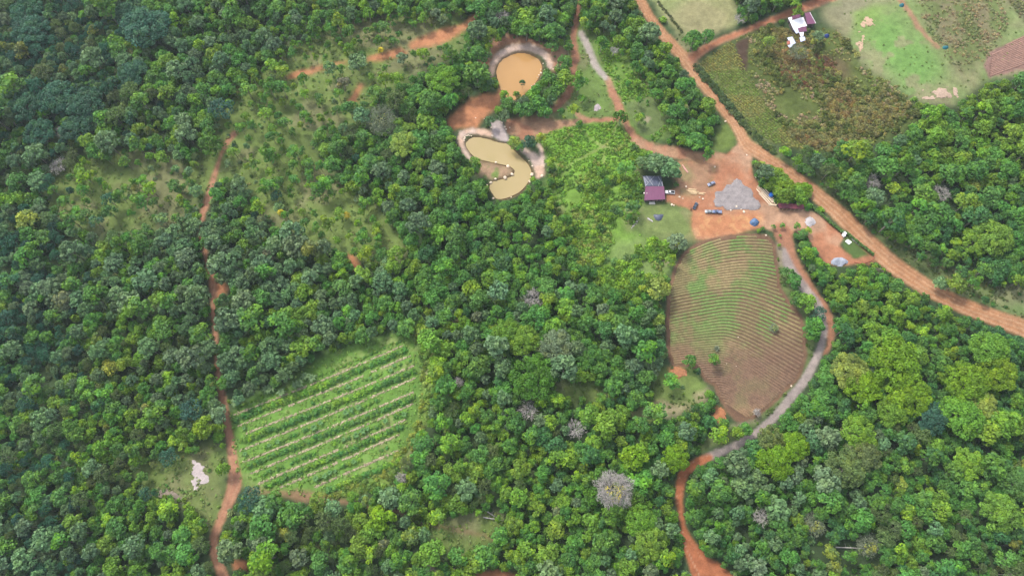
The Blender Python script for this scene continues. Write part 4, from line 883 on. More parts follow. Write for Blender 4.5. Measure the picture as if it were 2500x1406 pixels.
bare_tree(2120, 1330, 60, 'pale olive twiggy tree near the bottom right edge', 8, 1.4, (.17, .22, .08), BARKO)
# felled trunks
LOG = [(1180,1262,1226,1270,'pale fallen trunk across the lower clearing'),(2040,1335,2110,1338,'long white fallen trunk in the bottom right gap'),(2048,1285,2085,1290,'short white fallen trunk above the longer one, bottom right'),(1185,1245,1210,1262,'thin leaning dead trunk by the lower clearing'),(1560,1190,1582,1196,'grey fallen branch in forest left of the bottom track')]
for a, b, c, d_, lb in LOG:
    A, B = P(a, b, 1.0), P(c, d_, .5); mb = MB(); m_ = A.lerp(B, .5)+Vector((0, 0, .3)); mb.tube([A, m_, B], [.32, .25, .12], 6)
    for k in range(3): q = A.lerp(B, .35+.2*k); mb.tube([q, q+Vector((random.uniform(-1.5, 1.5), random.uniform(.8, 2), .7))], [.1, .04], 4)
    tag(mb.build('fallen_trunk', BARKG), lb, 'fallen trunk', 'fallen trunks')

# ------------------------------------------------------------------ boulders round the ponds and in the yard
STONE = solid('pale_stone', (.62, .50, .38), .8, noise=.25, scale=1.2)
def rock(x_, y_, d, label, grp):
    rng = random.Random(int(x_*7+y_)); bm = bmesh.new(); bmesh.ops.create_icosphere(bm, subdivisions=2, radius=d/2)
    for v in bm.verts: n = 1+.35*(vnoise(v.co.x*2+x_, v.co.y*2+v.co.z*3, d*.7, 5)-.5)+rng.uniform(-.06, .06); v.co = Vector((v.co.x*n*1.2, v.co.y*n, v.co.z*n*.65))
    me = bpy.data.meshes.new('boulder'); bm.to_mesh(me); bm.free(); me.materials.append(STONE)
    v = P(x_, y_); qx, qy = x_, y_; dep = 1.9*float(look(blur_pond, qx, qy))
    o = link('boulder', me, None, (v.x, v.y, v.z-min(dep, .9)+d*.15), rng.random()*6); tag(o, None, 'boulder', grp); defer(o, label, x_, y_)
blur_pond = blur(M['pond'], 1)
def z4(pts_): return [(1050+a/5.857, 280+b/5.857, s) for a, b, s in pts_]
RK = z4([(515,305,.9),(545,298,1.0),(570,303,.8),(592,305,.7),(497,325,1.2),(488,350,1.3),(487,372,1.0),(500,340,.8),(532,308,.7),(890,305,1.6),(872,188,1.0),(1137,378,1.5),(1068,178,1.2),(1088,213,1.1),(1140,190,.9),(1030,120,.9),(1030,68,.9),(940,675,1.4),(1112,733,2.2),(1172,850,1.9),(1072,900,2.0),(935,922,1.5),(868,968,1.7),(805,1020,2.1),(1458,852,2.2),(1427,950,1.9),(1462,738,1.2),(1600,878,1.8),(905,1200,1.4),(1630,745,.8),(1345,410,1.0),(775,60,.6),(797,75,.6),(820,68,.6),(650,50,.8),(1500,573,.8),(1415,665,.7),(1160,1170,.9)])
RK += [(1326,156,.8),(1321,168,.8),(1321,177,1.5),(1316,182,.9),(1330,171,.6),(1312,188,.8),(1306,206,.8),(1300,212,.7),(1296,218,.8),(1290,223,.9),(1284,228,.9),(1278,232,1.0),(1275,237,.8),(1252,250,1.3),(1246,252,1.2),(1250,246,.8),(1336,190,1.1),(1351,170,1.0),(1298,208,.7)]
for x_, y_, s_ in RK:
    side = 'round pond' if y_ < 262 else 'curved pond'
    a_, b_ = (1266, 185) if y_ < 262 else (1215, 405); sd_ = ('right' if x_ > a_ else 'left'); ud_ = ('lower' if y_ > b_ else 'upper')
    rock(x_, y_, s_*.88, f"{'large ' if s_ > 1.7 else 'small ' if s_ < .9 else ''}pale boulder on the {ud_} {sd_} bank of the {side}", 'pale boulders round the ponds')
for x_, y_, s_ in ((1797,505,1.5),(1784,514,1.0),(1816,517,1.5),(1809,511,.8),(1640,500,1.4),(1645,502,1.0),(1659,481,1.2),(1667,485,.8),(1675,456,1.1),(1745,408,1.1),(1716,486,1.2),(1708,482,.8),(1870,575,1.1),(1522,252,1.0),(1771,297,1.2),(1823,379,1.0),(1845,433,1.0),(1849,430,.9),(1932,942,1.0),(1802,823,.6),(1810,830,.6),(1845,838,.5),(1774,887,.7),(1797,894,.6),(1606,11,.7)):
    rock(x_, y_, s_*.9, f"{'large' if s_ > 1.1 else 'small'} loose pale stone {where(x_, y_)}", 'loose pale stones')

# ------------------------------------------------------------------ heaps of gravel, rubble
def heap_mesh(pts_px, hills, mat, name, base=.12, amp=.12, seed=1, step=.45, cc=(.3, .3, .3), rag=0):
    m = poly(pts_px); pp = np.array([P(a, b) for a, b in pts_px]); x0, y0 = pp[:, :2].min(0)-1; x1, y1_ = pp[:, :2].max(0)+1
    ax = np.arange(x0, x1, step); ay = np.arange(y0, y1_, step); A, B = np.meshgrid(ax, ay); h = hgt(A, B); qx, qy = proj(A, B, h)
    wq = (fbm(A, B, 4, seed, 2)-.5)*6; a = look(blur(m, 1), qx+wq, qy+wq)
    if rag: a = np.clip(look(blur(m, 3), qx+wq*2, qy-wq)*1.15+(fbm(A, B, 3.5, seed+21, 3)-.56)*rag, 0, 1)
    z = np.zeros_like(A)
    for hx, hy, hr, hh in hills:
        v = P(hx, hy); d = np.hypot(A-v.x, B-v.y)/hr; z = np.maximum(z, hh*np.clip(1-d, 0, 1)**1.0)
    z = z+base+amp*(fbm(A, B, 1.2, seed+4, 2)-.3); Zt = h+.03+z*ss(a, .15, .6)
    n = A.shape[1]; idx = np.arange(A.size).reshape(A.shape); Q_ = np.stack([idx[:-1, :-1], idx[:-1, 1:], idx[1:, 1:], idx[1:, :-1]], -1).reshape(-1, 4)
    kf = a.ravel()[Q_].min(1) > .25; Q_ = Q_[kf]; u, inv = np.unique(Q_, return_inverse=True)
    cols = np.array(cc)[None]*(.8+.4*fbm(A.ravel()[u], B.ravel()[u], 3, seed+9, 3))[:, None]
    return np_mesh(name, np.stack([A.ravel(), B.ravel(), Zt.ravel()], 1)[u], inv.reshape(-1, 4), mat, cols, smooth=False)
GRAV = vcol_mat('gravel_stone', amp=.18, scales=(1.5, 5), bump=.5)
GP = [(1798,437),(1808,440),(1812,452),(1830,458),(1838,470),(1838,482),(1852,492),(1854,504),(1845,511),(1800,511),(1770,510),(1766,503),(1745,503),(1741,490),(1746,478),(1746,468),(1762,466),(1766,456),(1785,450),(1792,440)]
hr = random.Random(4); hills = []
for j in range(5):
    for i in range(8):
        hx, hy = 1748+i*14+hr.uniform(-3, 3)+(j % 2)*7, 455+j*12+hr.uniform(-2, 2); hills.append((hx, hy, hr.uniform(2.8, 3.6), hr.uniform(.35, .6)))
hills += [(1800, 442, 3, .45), (1800, 450, 3, .4), (1848, 503, 3, .4)]
tag(link('gravel_heaps', heap_mesh(GP, hills, GRAV, 'gravel_heaps', .12, .05, 3, step=.4, cc=(.235, .21, .205))), 'lumpy field of grey gravel dumped in the dirt yard', 'gravel', kind='stuff')
def one_heap(name, x_, y_, rx, ry, h_, label, cat, cc, hs=None, seed=5, rag=0):
    pg = [(x_+rx*math.cos(t)*(1+.15*math.sin(3*t)), y_+ry*math.sin(t)*(1+.12*math.cos(4*t))) for t in np.linspace(0, 2*PI, 18)[:-1]]
    o = link(name, heap_mesh(pg, hs or [(x_, y_, rx/4.4, h_)], GRAV, name, .12, .25 if not rag else .12, seed, .3, cc, rag)); tag(o, label, cat); return o
one_heap('gravel_pile', 1977, 541, 12.5, 11, 1.3, 'small round pale gravel pile in the dirt yard below the long maroon roof', 'gravel pile', (.42, .39, .39))
one_heap('gravel_pile', 2049, 638, 20, 9, 1.1, 'bluish grey gravel pile at the bottom corner of the bare dirt lot', 'gravel pile', (.27, .29, .34), [(2040, 637, 3, 1.2), (2058, 638, 3, 1.1)])
one_heap('gravel_pile', 1456, 262, 9, 9, .8, 'pinkish grey gravel pile under trees beside the red track', 'gravel pile', (.36, .30, .30))
one_heap('rubble_patch', 485, 1158, 24, 30, .25, 'white limestone rubble spread on grass left of the west dirt track', 'rubble', (.42, .36, .345), [(475, 1170, 3, .2), (492, 1148, 3.5, .2)], rag=2.6)
one_heap('branch_heap', 412, 1208, 30, 9, .5, 'greyish brown heap of old branches in grass left of the west track', 'branch heap', (.22, .18, .14), rag=2.6)
one_heap('branch_heap', 1075, 1392, 36, 22, .8, 'pale pinkish heap of cut branches at the bottom edge of the photo', 'branch heap', (.28, .23, .19), rag=1.8)
one_heap('rock_outcrop', 2116, 56, 19, 10, .3, 'upper pale pinkish rock outcrop in the top right pasture', 'rock outcrop', (.40, .28, .19), rag=3)
one_heap('rock_outcrop', 2104, 102, 11, 20, .3, 'lower pale pinkish rock outcrop beside the tin-roofed farmhouse pasture', 'rock outcrop', (.40, .28, .19), seed=9, rag=3)
one_heap('rock_outcrop', 2294, 228, 40, 11, .3, 'long pale rock outcrop on the pasture edge above the upper right forest', 'rock outcrop', (.40, .29, .22), seed=11, rag=2.8)
one_heap('rock_outcrop', 1180, 72+10, 0.1 if False else 6, 4, .4, 'small pale rock above the round pond', 'rock outcrop', (.55, .5, .48), seed=12)
one_heap('soil_mound', 1652, 908, 20, 12, .8, 'orange soil mound at the lower left corner of the ploughed field', 'soil mound', (.33, .15, .075), seed=13, rag=1.5)
one_heap('soil_mound', 1757, 1012, 14, 18, .8, 'orange soil mound at the bottom tip of the ploughed field', 'soil mound', (.35, .15, .07), seed=14, rag=1.5)

# ------------------------------------------------------------------ buildings
MAROON = solid('maroon_metal', (.15, .045, .10), .45, .0, .1, 1.5, .5); TARP = solid('charcoal_tarp', (.07, .08, .12), .4, 0, .3, .8, .5)
WHITEM = solid('bright_zinc', (.80, .78, .82), .45, 0, .06, .8, .5); BLUEZ = solid('pale_blue_zinc', (.5, .54, .66), .45, 0, .2, 1.2, .5); WALL = solid('house_wall', (.12, .09, .09), .85, 0, .2, 1)
WOOD = solid('cut_timber', (.58, .42, .24), .7, 0, .2, 2); CORD = solid('white_cord', (.6, .6, .62), .7); DARK = solid('dark_opening', (.02, .02, .022), .5); SLABM = solid('concrete', (.55, .52, .46), .85, 0, .15, 2)
WHITEP = solid('white_paint', (.8, .8, .8), .35, 0, .03, 1, .5); BLUE = solid('blue_plastic', (.01, .16, .62), .4, 0, .1, 1, .5); TEALM = solid('teal_tarp', (.01, .11, .13), .5, 0, .2, 1); NAVY = solid('navy_tarp', (.02, .04, .16), .5, 0, .3, 1)
DMAR = solid('dark_maroon_metal', (.16, .04, .055), .5, 0, .15, 1, .4); RUST = solid('rusty_sheet', (.35, .12, .08), .7, 0, .3, 2); SLATE = solid('blue_tarp', (.06, .12, .22), .45, 0, .35, .9, .5)
def roof_part(px4, z0, z1, mat, parent, name='roof', th=.12, ribs=0, org=None, label=None):
    """px4: upper-left, upper-right, lower-right, lower-left eaves; z0 height of upper edge, z1 of lower edge"""
    q = [P(*px4[0], z0), P(*px4[1], z0), P(*px4[2], z1), P(*px4[3], z1)]; mb = MB(); o = org or Vector((0, 0, 0)); q = [v-o for v in q]
    mb.slab(q[::-1], th)
    if mb and ribs:
        for k in range(ribs+1):
            t = k/ribs; a = q[0].lerp(q[1], t); b = q[3].lerp(q[2], t); mb.tube([a+Vector((0, 0, .03)), b+Vector((0, 0, .03))], [.07, .07], 4)
    ob = mb.build(name, mat, parent)
    if label: ob['label'] = label
    return ob, q
def walls(q, parent, inset=.4, mat=WALL, zg=0, name='wall'):
    c = sum(q, Vector())/4
    p = [v+(c-v).normalized()*inset for v in q]
    for i in range(4):
        a, b = p[i], p[(i+1) % 4]; mb = MB(); n = Vector((b.y-a.y, -(b.x-a.x), 0)).normalized()*.09
        s_ = (b-a).normalized()*.1
        a2, b2 = a+s_, b-s_
        v = [a2-n, b2-n, b2+n, a2+n]; B_ = len(mb.v)
        mb.v += [(w_.x, w_.y, zg) for w_ in v]+[(w_.x, w_.y, w_.z-.14) for w_ in v]
        for f in ((3, 2, 1, 0), (4, 5, 6, 7), (0, 1, 5, 4), (1, 2, 6, 5), (2, 3, 7, 6), (3, 0, 4, 7)): mb.f.append(f); mb.m.append(0)
        mb.build(name, mat, parent)
    return p
e = P(1598, 472); e.z = 0
house = empty('maroon_house', e, 0, 'small house with a plain maroon metal roof beside the white pickup', 'house')
r_, q = roof_part([(1576, 455), (1621, 455), (1624, 487), (1573, 489)], 3.5, 2.9, MAROON, house, ribs=14, org=e); pw = walls(q, house, .7)
mb = MB(); mb.box((0, -5.3, 1.1), (1.0, .12, 2.0)); dv = mb.build('door', DARK, house); dv.location = ((pw[2]+pw[3])/2-Vector((1.5, -5.1, (pw[2]+pw[3]).z/2)))
for k in (-3.2, 2.4):
    mb = MB(); mb.box((0, 0, 0), (1.1, .1, .9)); o = mb.build('window', DARK, house); o.location = ((pw[2]+pw[3])/2+Vector((k, -.16, 0))); o.location.z = 1.5
for k in (-4.6, -1.6, 1.6, 4.6):                         # veranda posts
    mb = MB(); mb.tube([(0, 0, 0), (0, 0, 2.6)], [.09, .09], 6); o = mb.build('post', WOOD, house); o.location = ((q[2]+q[3])/2+Vector((k, .25, 0))); o.location.z = 0
mb = MB(); mb.slab([P(1586, 491, .25)-e, P(1598, 491, .25)-e, P(1600, 499, .2)-e, P(1584, 499, .2)-e][::-1], .2); mb.build('entrance_step', SLABM, house)
mb = MB(); mb.slab([P(1571, 470, 2.9)-e, P(1580, 470, 3.25)-e, P(1580, 473, 3.25)-e, P(1571, 473, 2.9)-e][::-1], .06); mb.build('gutter_sheet', SLABM, house)
e2 = P(1595, 440); e2.z = 0
shade = empty('tarp_shelter', e2, 0, 'charcoal tarpaulin shelter tied with white cords behind the maroon roof', 'shelter')
# sagging tarpaulin
c4 = [P(1569, 430, 2.7)-e2, P(1614, 430, 2.7)-e2, P(1620, 456, 2.9)-e2, P(1575, 456, 2.9)-e2]; Vv, Ff = [], []
for i in range(13):
    for j in range(9):
        p = c4[0].lerp(c4[1], i/12).lerp(c4[3].lerp(c4[2], i/12), j/8); s_ = math.sin(PI*i/12)*math.sin(PI*j/8)
        Vv.append((p.x, p.y, p.z+.5*s_-.25*abs(math.sin(i*PI/3))*s_+.1*vnoise(p.x, p.y, 1.5, 3)))
for i in range(12):
    for j in range(8): a = i*9+j; Ff.append((a, a+1, a+10, a+9))
o = link('tarpaulin', np_mesh('tarpaulin', Vv, Ff, TARP, smooth=True), shade); sm_ = o.modifiers.new('thickness', 'SOLIDIFY'); sm_.thickness = .03
for a in (0, 12*9, 12*9+8, 8):
    mb = MB(); mb.tube([(Vv[a][0], Vv[a][1], 0), Vv[a]], [.08, .07], 6); mb.build('post', WOOD, shade)
for a, b in (((1578,430),(1596,456)),((1598,430),(1576,454)),((1572,433),(1582,446)),((1606,430),(1617,450)),((1611,444),(1607,456)),((1617,444),(1618,456))):
    A, B = P(*a, 3.35)-e2, P(*b, 3.3)-e2; mb = MB(); mb.tube([A, A.lerp(B, .5)+Vector((0, 0, .12)), B], [.06]*3, 4); mb.build('cord', CORD, shade)
# long maroon shed
e = P(1930, 505); e.z = 0
sh = empty('long_shed', e, 0, 'long narrow open shed with dark maroon roof beside the lumber', 'shed')
r_, q = roof_part([(1899, 496), (1962, 499), (1963, 511), (1902, 508)], 3.2, 2.5, DMAR, sh, ribs=20, org=e)
for i in range(7):
    for a, b, z_ in ((q[0], q[1], 3.0), (q[3], q[2], 2.35)):
        p = a.lerp(b, .02+.16*i); mb = MB(); mb.tube([(p.x, p.y, 0), (p.x, p.y, z_)], [.09, .09], 5); mb.build('post', WOOD, sh)
mb = MB(); bw = [q[0]+Vector((.2, -.2, -.2)), q[1]+Vector((-.2, -.2, -.2))]; c_ = (bw[0]+bw[1])/2; d_ = bw[1]-bw[0]
mb.box((c_.x, c_.y, 1.4), (d_.length, .12, 2.7), math.atan2(d_.y, d_.x)); mb.build('wall', WALL, sh)
# farmhouse with patched tin roofs
e = P(1955, 65); e.z = 0
fh = empty('tin_roofed_farmhouse', e, 0, 'sprawling farmhouse of patched white and maroon tin roofs beside the branch road', 'house')
PARTS = [([(1928,52),(1953,44),(1961,65),(1938,74)], 3.3, 2.8, WHITEM, 6, 'white tin roof panel over the middle'),([(1953.5,44),(1961,43),(1970,64),(1961.5,66)], 3.45, 3.0, WHITEM, 3, 'narrow white tin roof panel'),([(1935,39),(1957,35),(1953.5,43.5),(1934,49)], 3.2, 3.5, MAROON, 5, 'maroon roof panel at the back'),([(1924,44),(1933,42),(1934.5,48.5),(1927,51.5)], 2.9, 2.8, WHITEM, 2, 'small white roof corner'),([(1948,69.5),(1968,65),(1970,77),(1951,79)], 2.9, 2.5, MAROON, 5, 'maroon front roof panel'),([(1965,33),(1978,30),(1991,58),(1971,60)], 3.9, 3.5, MAROON, 6, 'detached maroon wing roof'),([(1938.5,75),(1947,70.5),(1951,80),(1944,83)], 2.7, 2.4, BLUEZ, 2, 'bluish tin patch'),([(1951.5,80),(1962,79),(1961,89),(1955,91)], 2.5, 2.2, WHITEM, 3, 'white lean-to roof')]
for p4, z0, z1, mt, rb, lb in PARTS:
    r_, q = roof_part(p4, z0, z1, mt, fh, ribs=rb, org=e, label=lb); walls(q, fh, .5)
mb = MB(); a, b = P(1977, 31, 4.1)-e, P(1992, 58, 3.7)-e; mb.tube([a, b], [.12, .12], 5); mb.build('roof_edge', WHITEM, fh)
e = P(1933, 103); e.z = 0
sk = empty('tin_shack', e, 0, 'small shack with pale blue tin roof and one rusty corner below the farmhouse', 'shack')
r_, q = roof_part([(1922,93),(1934,90),(1943,106),(1931,112)], 2.6, 2.3, BLUEZ, sk, ribs=4, org=e); walls(q, sk, .4)
r_, q = roof_part([(1921,102),(1928,99),(1930,107),(1922,110)], 2.75, 2.5, RUST, sk, name='rusty_sheet', org=e); r_, q = roof_part([(1923,111),(1934,108.5),(1935,113),(1927,118)], 2.3, 2.1, BLUEZ, sk, name='lean_to_roof', org=e)
e = P(1958, 93); e.z = 0
ln = empty('woodshed', e, 0, 'tiny bluish tin woodshed squeezed between shack and farmhouse', 'shed')
r_, q = roof_part([(1952,92),(1964,90),(1967,99),(1955,103)], 2.3, 2.0, BLUEZ, ln, ribs=3, org=e); walls(q, ln, .3)

# ------------------------------------------------------------------ tarps, tanks, slabs, timber
def draped(name, px_pts, h_, mat, label, cat, seed=1):
    """a tarpaulin lying over a heap"""
    c = np.mean(px_pts, 0); ring = [P(a, b) for a, b in px_pts]; n = len(ring); Vv, Ff = [], []; cc = P(*c)
    K = 7
    for k in range(K+1):
        t = k/K
        for i, r in enumerate(ring):
            p = cc.lerp(r, t); z = h_*(1-t**2.2)*(1+.5*(vnoise(p.x, p.y, 1.1, seed)-.5))+.06; Vv.append((p.x, p.y, cc.z+z))
    for k in range(K):
        for i in range(n): Ff.append((k*n+i, (k+1)*n+i, (k+1)*n+(i+1) % n, k*n+(i+1) % n))
    return tag(link(name, np_mesh(name, Vv, Ff, mat)), label, cat)
def blob(x_, y_, rx, ry, n=14, w=.15, s=1): r = random.Random(s); return [(x_+rx*math.cos(2*PI*i/n)*(1+r.uniform(-w, w)), y_+ry*math.sin(2*PI*i/n)*(1+r.uniform(-w, w))) for i in range(n)]
draped('tarp_cover', [(1595,525),(1600,523),(1607,524),(1614,523),(1620,524),(1618,530),(1615,537),(1609,540),(1602,538),(1598,533)], 1.3, TARP, 'charcoal tarp draped over a pile on the lawn below the maroon house', 'tarp')
draped('tarp_cover', blob(1842, 543, 11, 10, 16, .1, 2), 1.8, SLATE, 'slate blue tarp dome over a heap in the yard above the ploughed field', 'tarp', 2)
draped('tarp_cover', blob(2018, 89, 7, 5, 12, .2, 3), 1.4, NAVY, 'navy tarp bundle in the scrub right of the farmhouse', 'tarp', 3)
draped('tarp_cover', blob(2308, 117, 8, 4.5, 12, .15, 4), 1.2, TEALM, 'teal tarp bundle at the lower end of the pasture path', 'tarp', 4)
draped('tarp_cover', blob(2201, 14, 6, 4.5, 12, .15, 5), 1.3, TEALM, 'dark teal tarp bundle beside the top of the pasture path', 'tarp', 5)
draped('tarp_cover', blob(694, 1233, 11, 8, 12, .25, 6), 3.2, NAVY, 'navy tarp under trees just below the striped crop field', 'tarp', 6)
# blue water tank
v = P(1881, 478); t_ = empty('water_tank', v, 0, 'bright blue plastic water tank under trees beside the timber planks', 'water tank')
mb = MB(); mb.loft([[(r*math.cos(a), r*math.sin(a), z) for a in np.linspace(0, 2*PI, 21)[:-1]] for r, z in ((1.15, 0), (1.25, .15), (1.25, .9), (1.2, 1.0), (1.25, 1.1), (1.2, 1.9), (.8, 2.2), (.4, 2.35))]); mb.build('body', BLUE, t_)
mb = MB(); mb.loft([[(r*math.cos(a), r*math.sin(a), z) for a in np.linspace(0, 2*PI, 17)[:-1]] for r, z in ((.42, 2.36), (.42, 2.46), (.3, 2.5))]); mb.build('lid', BLUE, t_)
for k, (x_, y_, lb) in enumerate(((2061, 571, 'upper of two white tanks on the fenced grass corner by the main road'), (2058.5, 576, 'lower of two white tanks on the fenced grass corner by the main road'))):
    v = P(x_, y_); t_ = empty('white_tank', v, .5, lb, 'tank', 'white tanks')
    mb = MB(); mb.loft([[(1.0*math.cos(a)*r, x, .85+.85*math.sin(a)*r) for a in np.linspace(0, 2*PI, 15)[:-1]] for x, r in ((-.95, .55), (-.85, .9), (-.7, 1), (.7, 1), (.85, .9), (.95, .55))]); mb.build('body', WHITEP, t_)
    mb = MB(); mb.box((0, -.6, .1), (1.3, .2, .2)); mb.build('stand', WALL, t_); mb = MB(); mb.box((0, .6, .1), (1.3, .2, .2)); mb.build('stand', WALL, t_)
v = P(2071, 590); mb = MB(); c = [P(2063,589,.5), P(2070,584,.5), P(2080,591,.5), P(2073,597,.5)]; mb.slab(c[::-1], .35); tag(mb.build('white_slab', WHITEP), 'flat white slab lying on the grass below the two white tanks', 'slab')
mb = MB()
sl = empty('slab_row', P(2085, 588), 0, 'row of thin grey concrete planks on grass beside the roadside hedge', 'concrete planks')
for k in range(3):
    c = [P(2078+k*6,582+k*4.5,.2)-sl.location, P(2081+k*6,581+k*4.5,.2)-sl.location, P(2088+k*6,589+k*4.5,.2)-sl.location, P(2085+k*6,590+k*4.5,.2)-sl.location]; mb = MB(); mb.slab(c[::-1], .12); mb.build('plank', SLABM, sl)
# lumber
def boards(x0, y0, x1, y1, n, wpx, name, label, mat=WOOD, L=None, z=.25):
    A, B = P(x0, y0), P(x1, y1); d = B-A; n_ = Vector((-d.y, d.x, 0)).normalized(); rz = math.atan2(d.y, d.x); t_ = empty(name, A.lerp(B, .5), 0, label, 'timber')
    for k in range(n):
        Lk = d.length*random.uniform(.45, .9); off = n_*((k-(n-1)/2)*wpx+random.uniform(-.15, .15))+d.normalized()*random.uniform(-.2, .2)*d.length*.5
        mb = MB(); mb.box((0, 0, 0), (Lk, .28, .16), 0); o = mb.build('board', mat, t_); o.location = (off.x, off.y, z+random.uniform(0, .25)); o.rotation_euler = (0, random.uniform(-.01, .01), rz+random.uniform(-.05, .05))
PALE = solid('pale_timber', (.72, .58, .42), .7, 0, .15, 2)
boards(1848, 455, 1892, 502, 10, .55, 'plank_stack', 'long pale planks lying along the yard edge up to the maroon shed', PALE)
boards(1876, 500, 1900, 502, 3, .4, 'plank_bundle', 'short pale planks poking out of the left end of the long shed', PALE)
boards(1676, 466, 1708, 471, 8, .42, 'timber_pile', 'yellowish pile of sawn timber right of the white pickup')
boards(1700, 472, 1722, 474, 3, .5, 'loose_timber', 'few loose boards just right of the yellowish timber pile')
PK = solid('pink_pipe', (.55, .28, .25), .6)
boards(1664, 403, 1682, 426, 3, .35, 'pipe_bundle', 'thin pinkish pipe bundle on bare ground above the parked pickup', PK)
# debris
DEB = solid('pale_debris', (.38, .34, .35), .8, 0, .3, 3)
dp = empty('scrap_pile', P(1553, 545), 0, 'pale scrap and rubble strip at the lawn edge left of the charcoal tarp', 'scrap')
for k in range(14):
    p = P(1544+k*1.1+random.uniform(-2, 2), 556-k*1.6+random.uniform(-2, 2))-dp.location; mb = MB(); mb.box((p.x, p.y, p.z+.25), (random.uniform(.4, 1.2), random.uniform(.2, .5), .3), random.random()*3); mb.build('scrap', DEB, dp)
dp = empty('scrap_pile', P(1585, 538), 0, 'grey scrap beside the left end of the charcoal tarp', 'scrap')
for k in range(6):
    p = P(1582+k*2, 534+k*1.3)-dp.location; mb = MB(); mb.box((p.x, p.y, p.z+.2), (.9, .6, .3), random.random()*3); mb.build('scrap', DEB, dp)
# roadside hedge
hd = empty('hedge', P(2050, 560), 0, 'clipped green hedge between the dirt yard and the main road', 'hedge')
HL = [(1974,494),(1990,510),(2010,527),(2030,545),(2052,562),(2070,570),(2092,588),(2112,604),(2132,620)]; hp = smooth_line(HL, 10); qs, cs_ = [], []
for q in hp:
    for _ in range(34):
        v = P(q[0]+random.gauss(0, 1.4), q[1]+random.gauss(0, 1.4), random.uniform(.2, 1.6)); qs.append(tuple(v-hd.location))
qs = np.array(qs); nr = RNG.normal(size=qs.shape)*.5+np.array([0, 0, .8]); nr /= np.linalg.norm(nr, axis=1, keepdims=True); lq = leaf_quads(qs, nr, .6)
sh_ = .35+.35*RNG.random(len(qs)); o = link('foliage', np_mesh('foliage', lq.reshape(-1, 3), np.arange(len(qs)*4).reshape(-1, 4), LEAF, np.repeat(np.stack([sh_, .15+0*sh_, 0*sh_], 1), 4, 0), 'shade'), hd); o['tint'] = [.09, .18, .05]
mb = MB()
for i in range(0, len(hp)-1, 6): p = P(*hp[i])-hd.location; mb.tube([(p.x, p.y, p.z-.1), (p.x, p.y, p.z+1)], [.06, .04], 4)
o = mb.build('stem', BARK, hd); o['kind'] = 'stuff'
# low brick kerb round the grass corner
KB = solid('brick_kerb', (.30, .11, .06), .8, 0, .2, 2); kb = smooth_line([(2136,624),(2132,632),(2118,640),(2100,643),(2085,640)], 4); mb = MB()
pk = [P(*q) for q in kb]
for a, b in zip(pk[:-1], pk[1:]): d_ = b-a; c_ = (a+b)/2; mb.box((c_.x, c_.y, c_.z+.15), (d_.length*1.02, .35, .4), math.atan2(d_.y, d_.x))
tag(mb.build('garden_wall', KB), 'low curved reddish wall at the right tip of the dirt lot', 'wall')

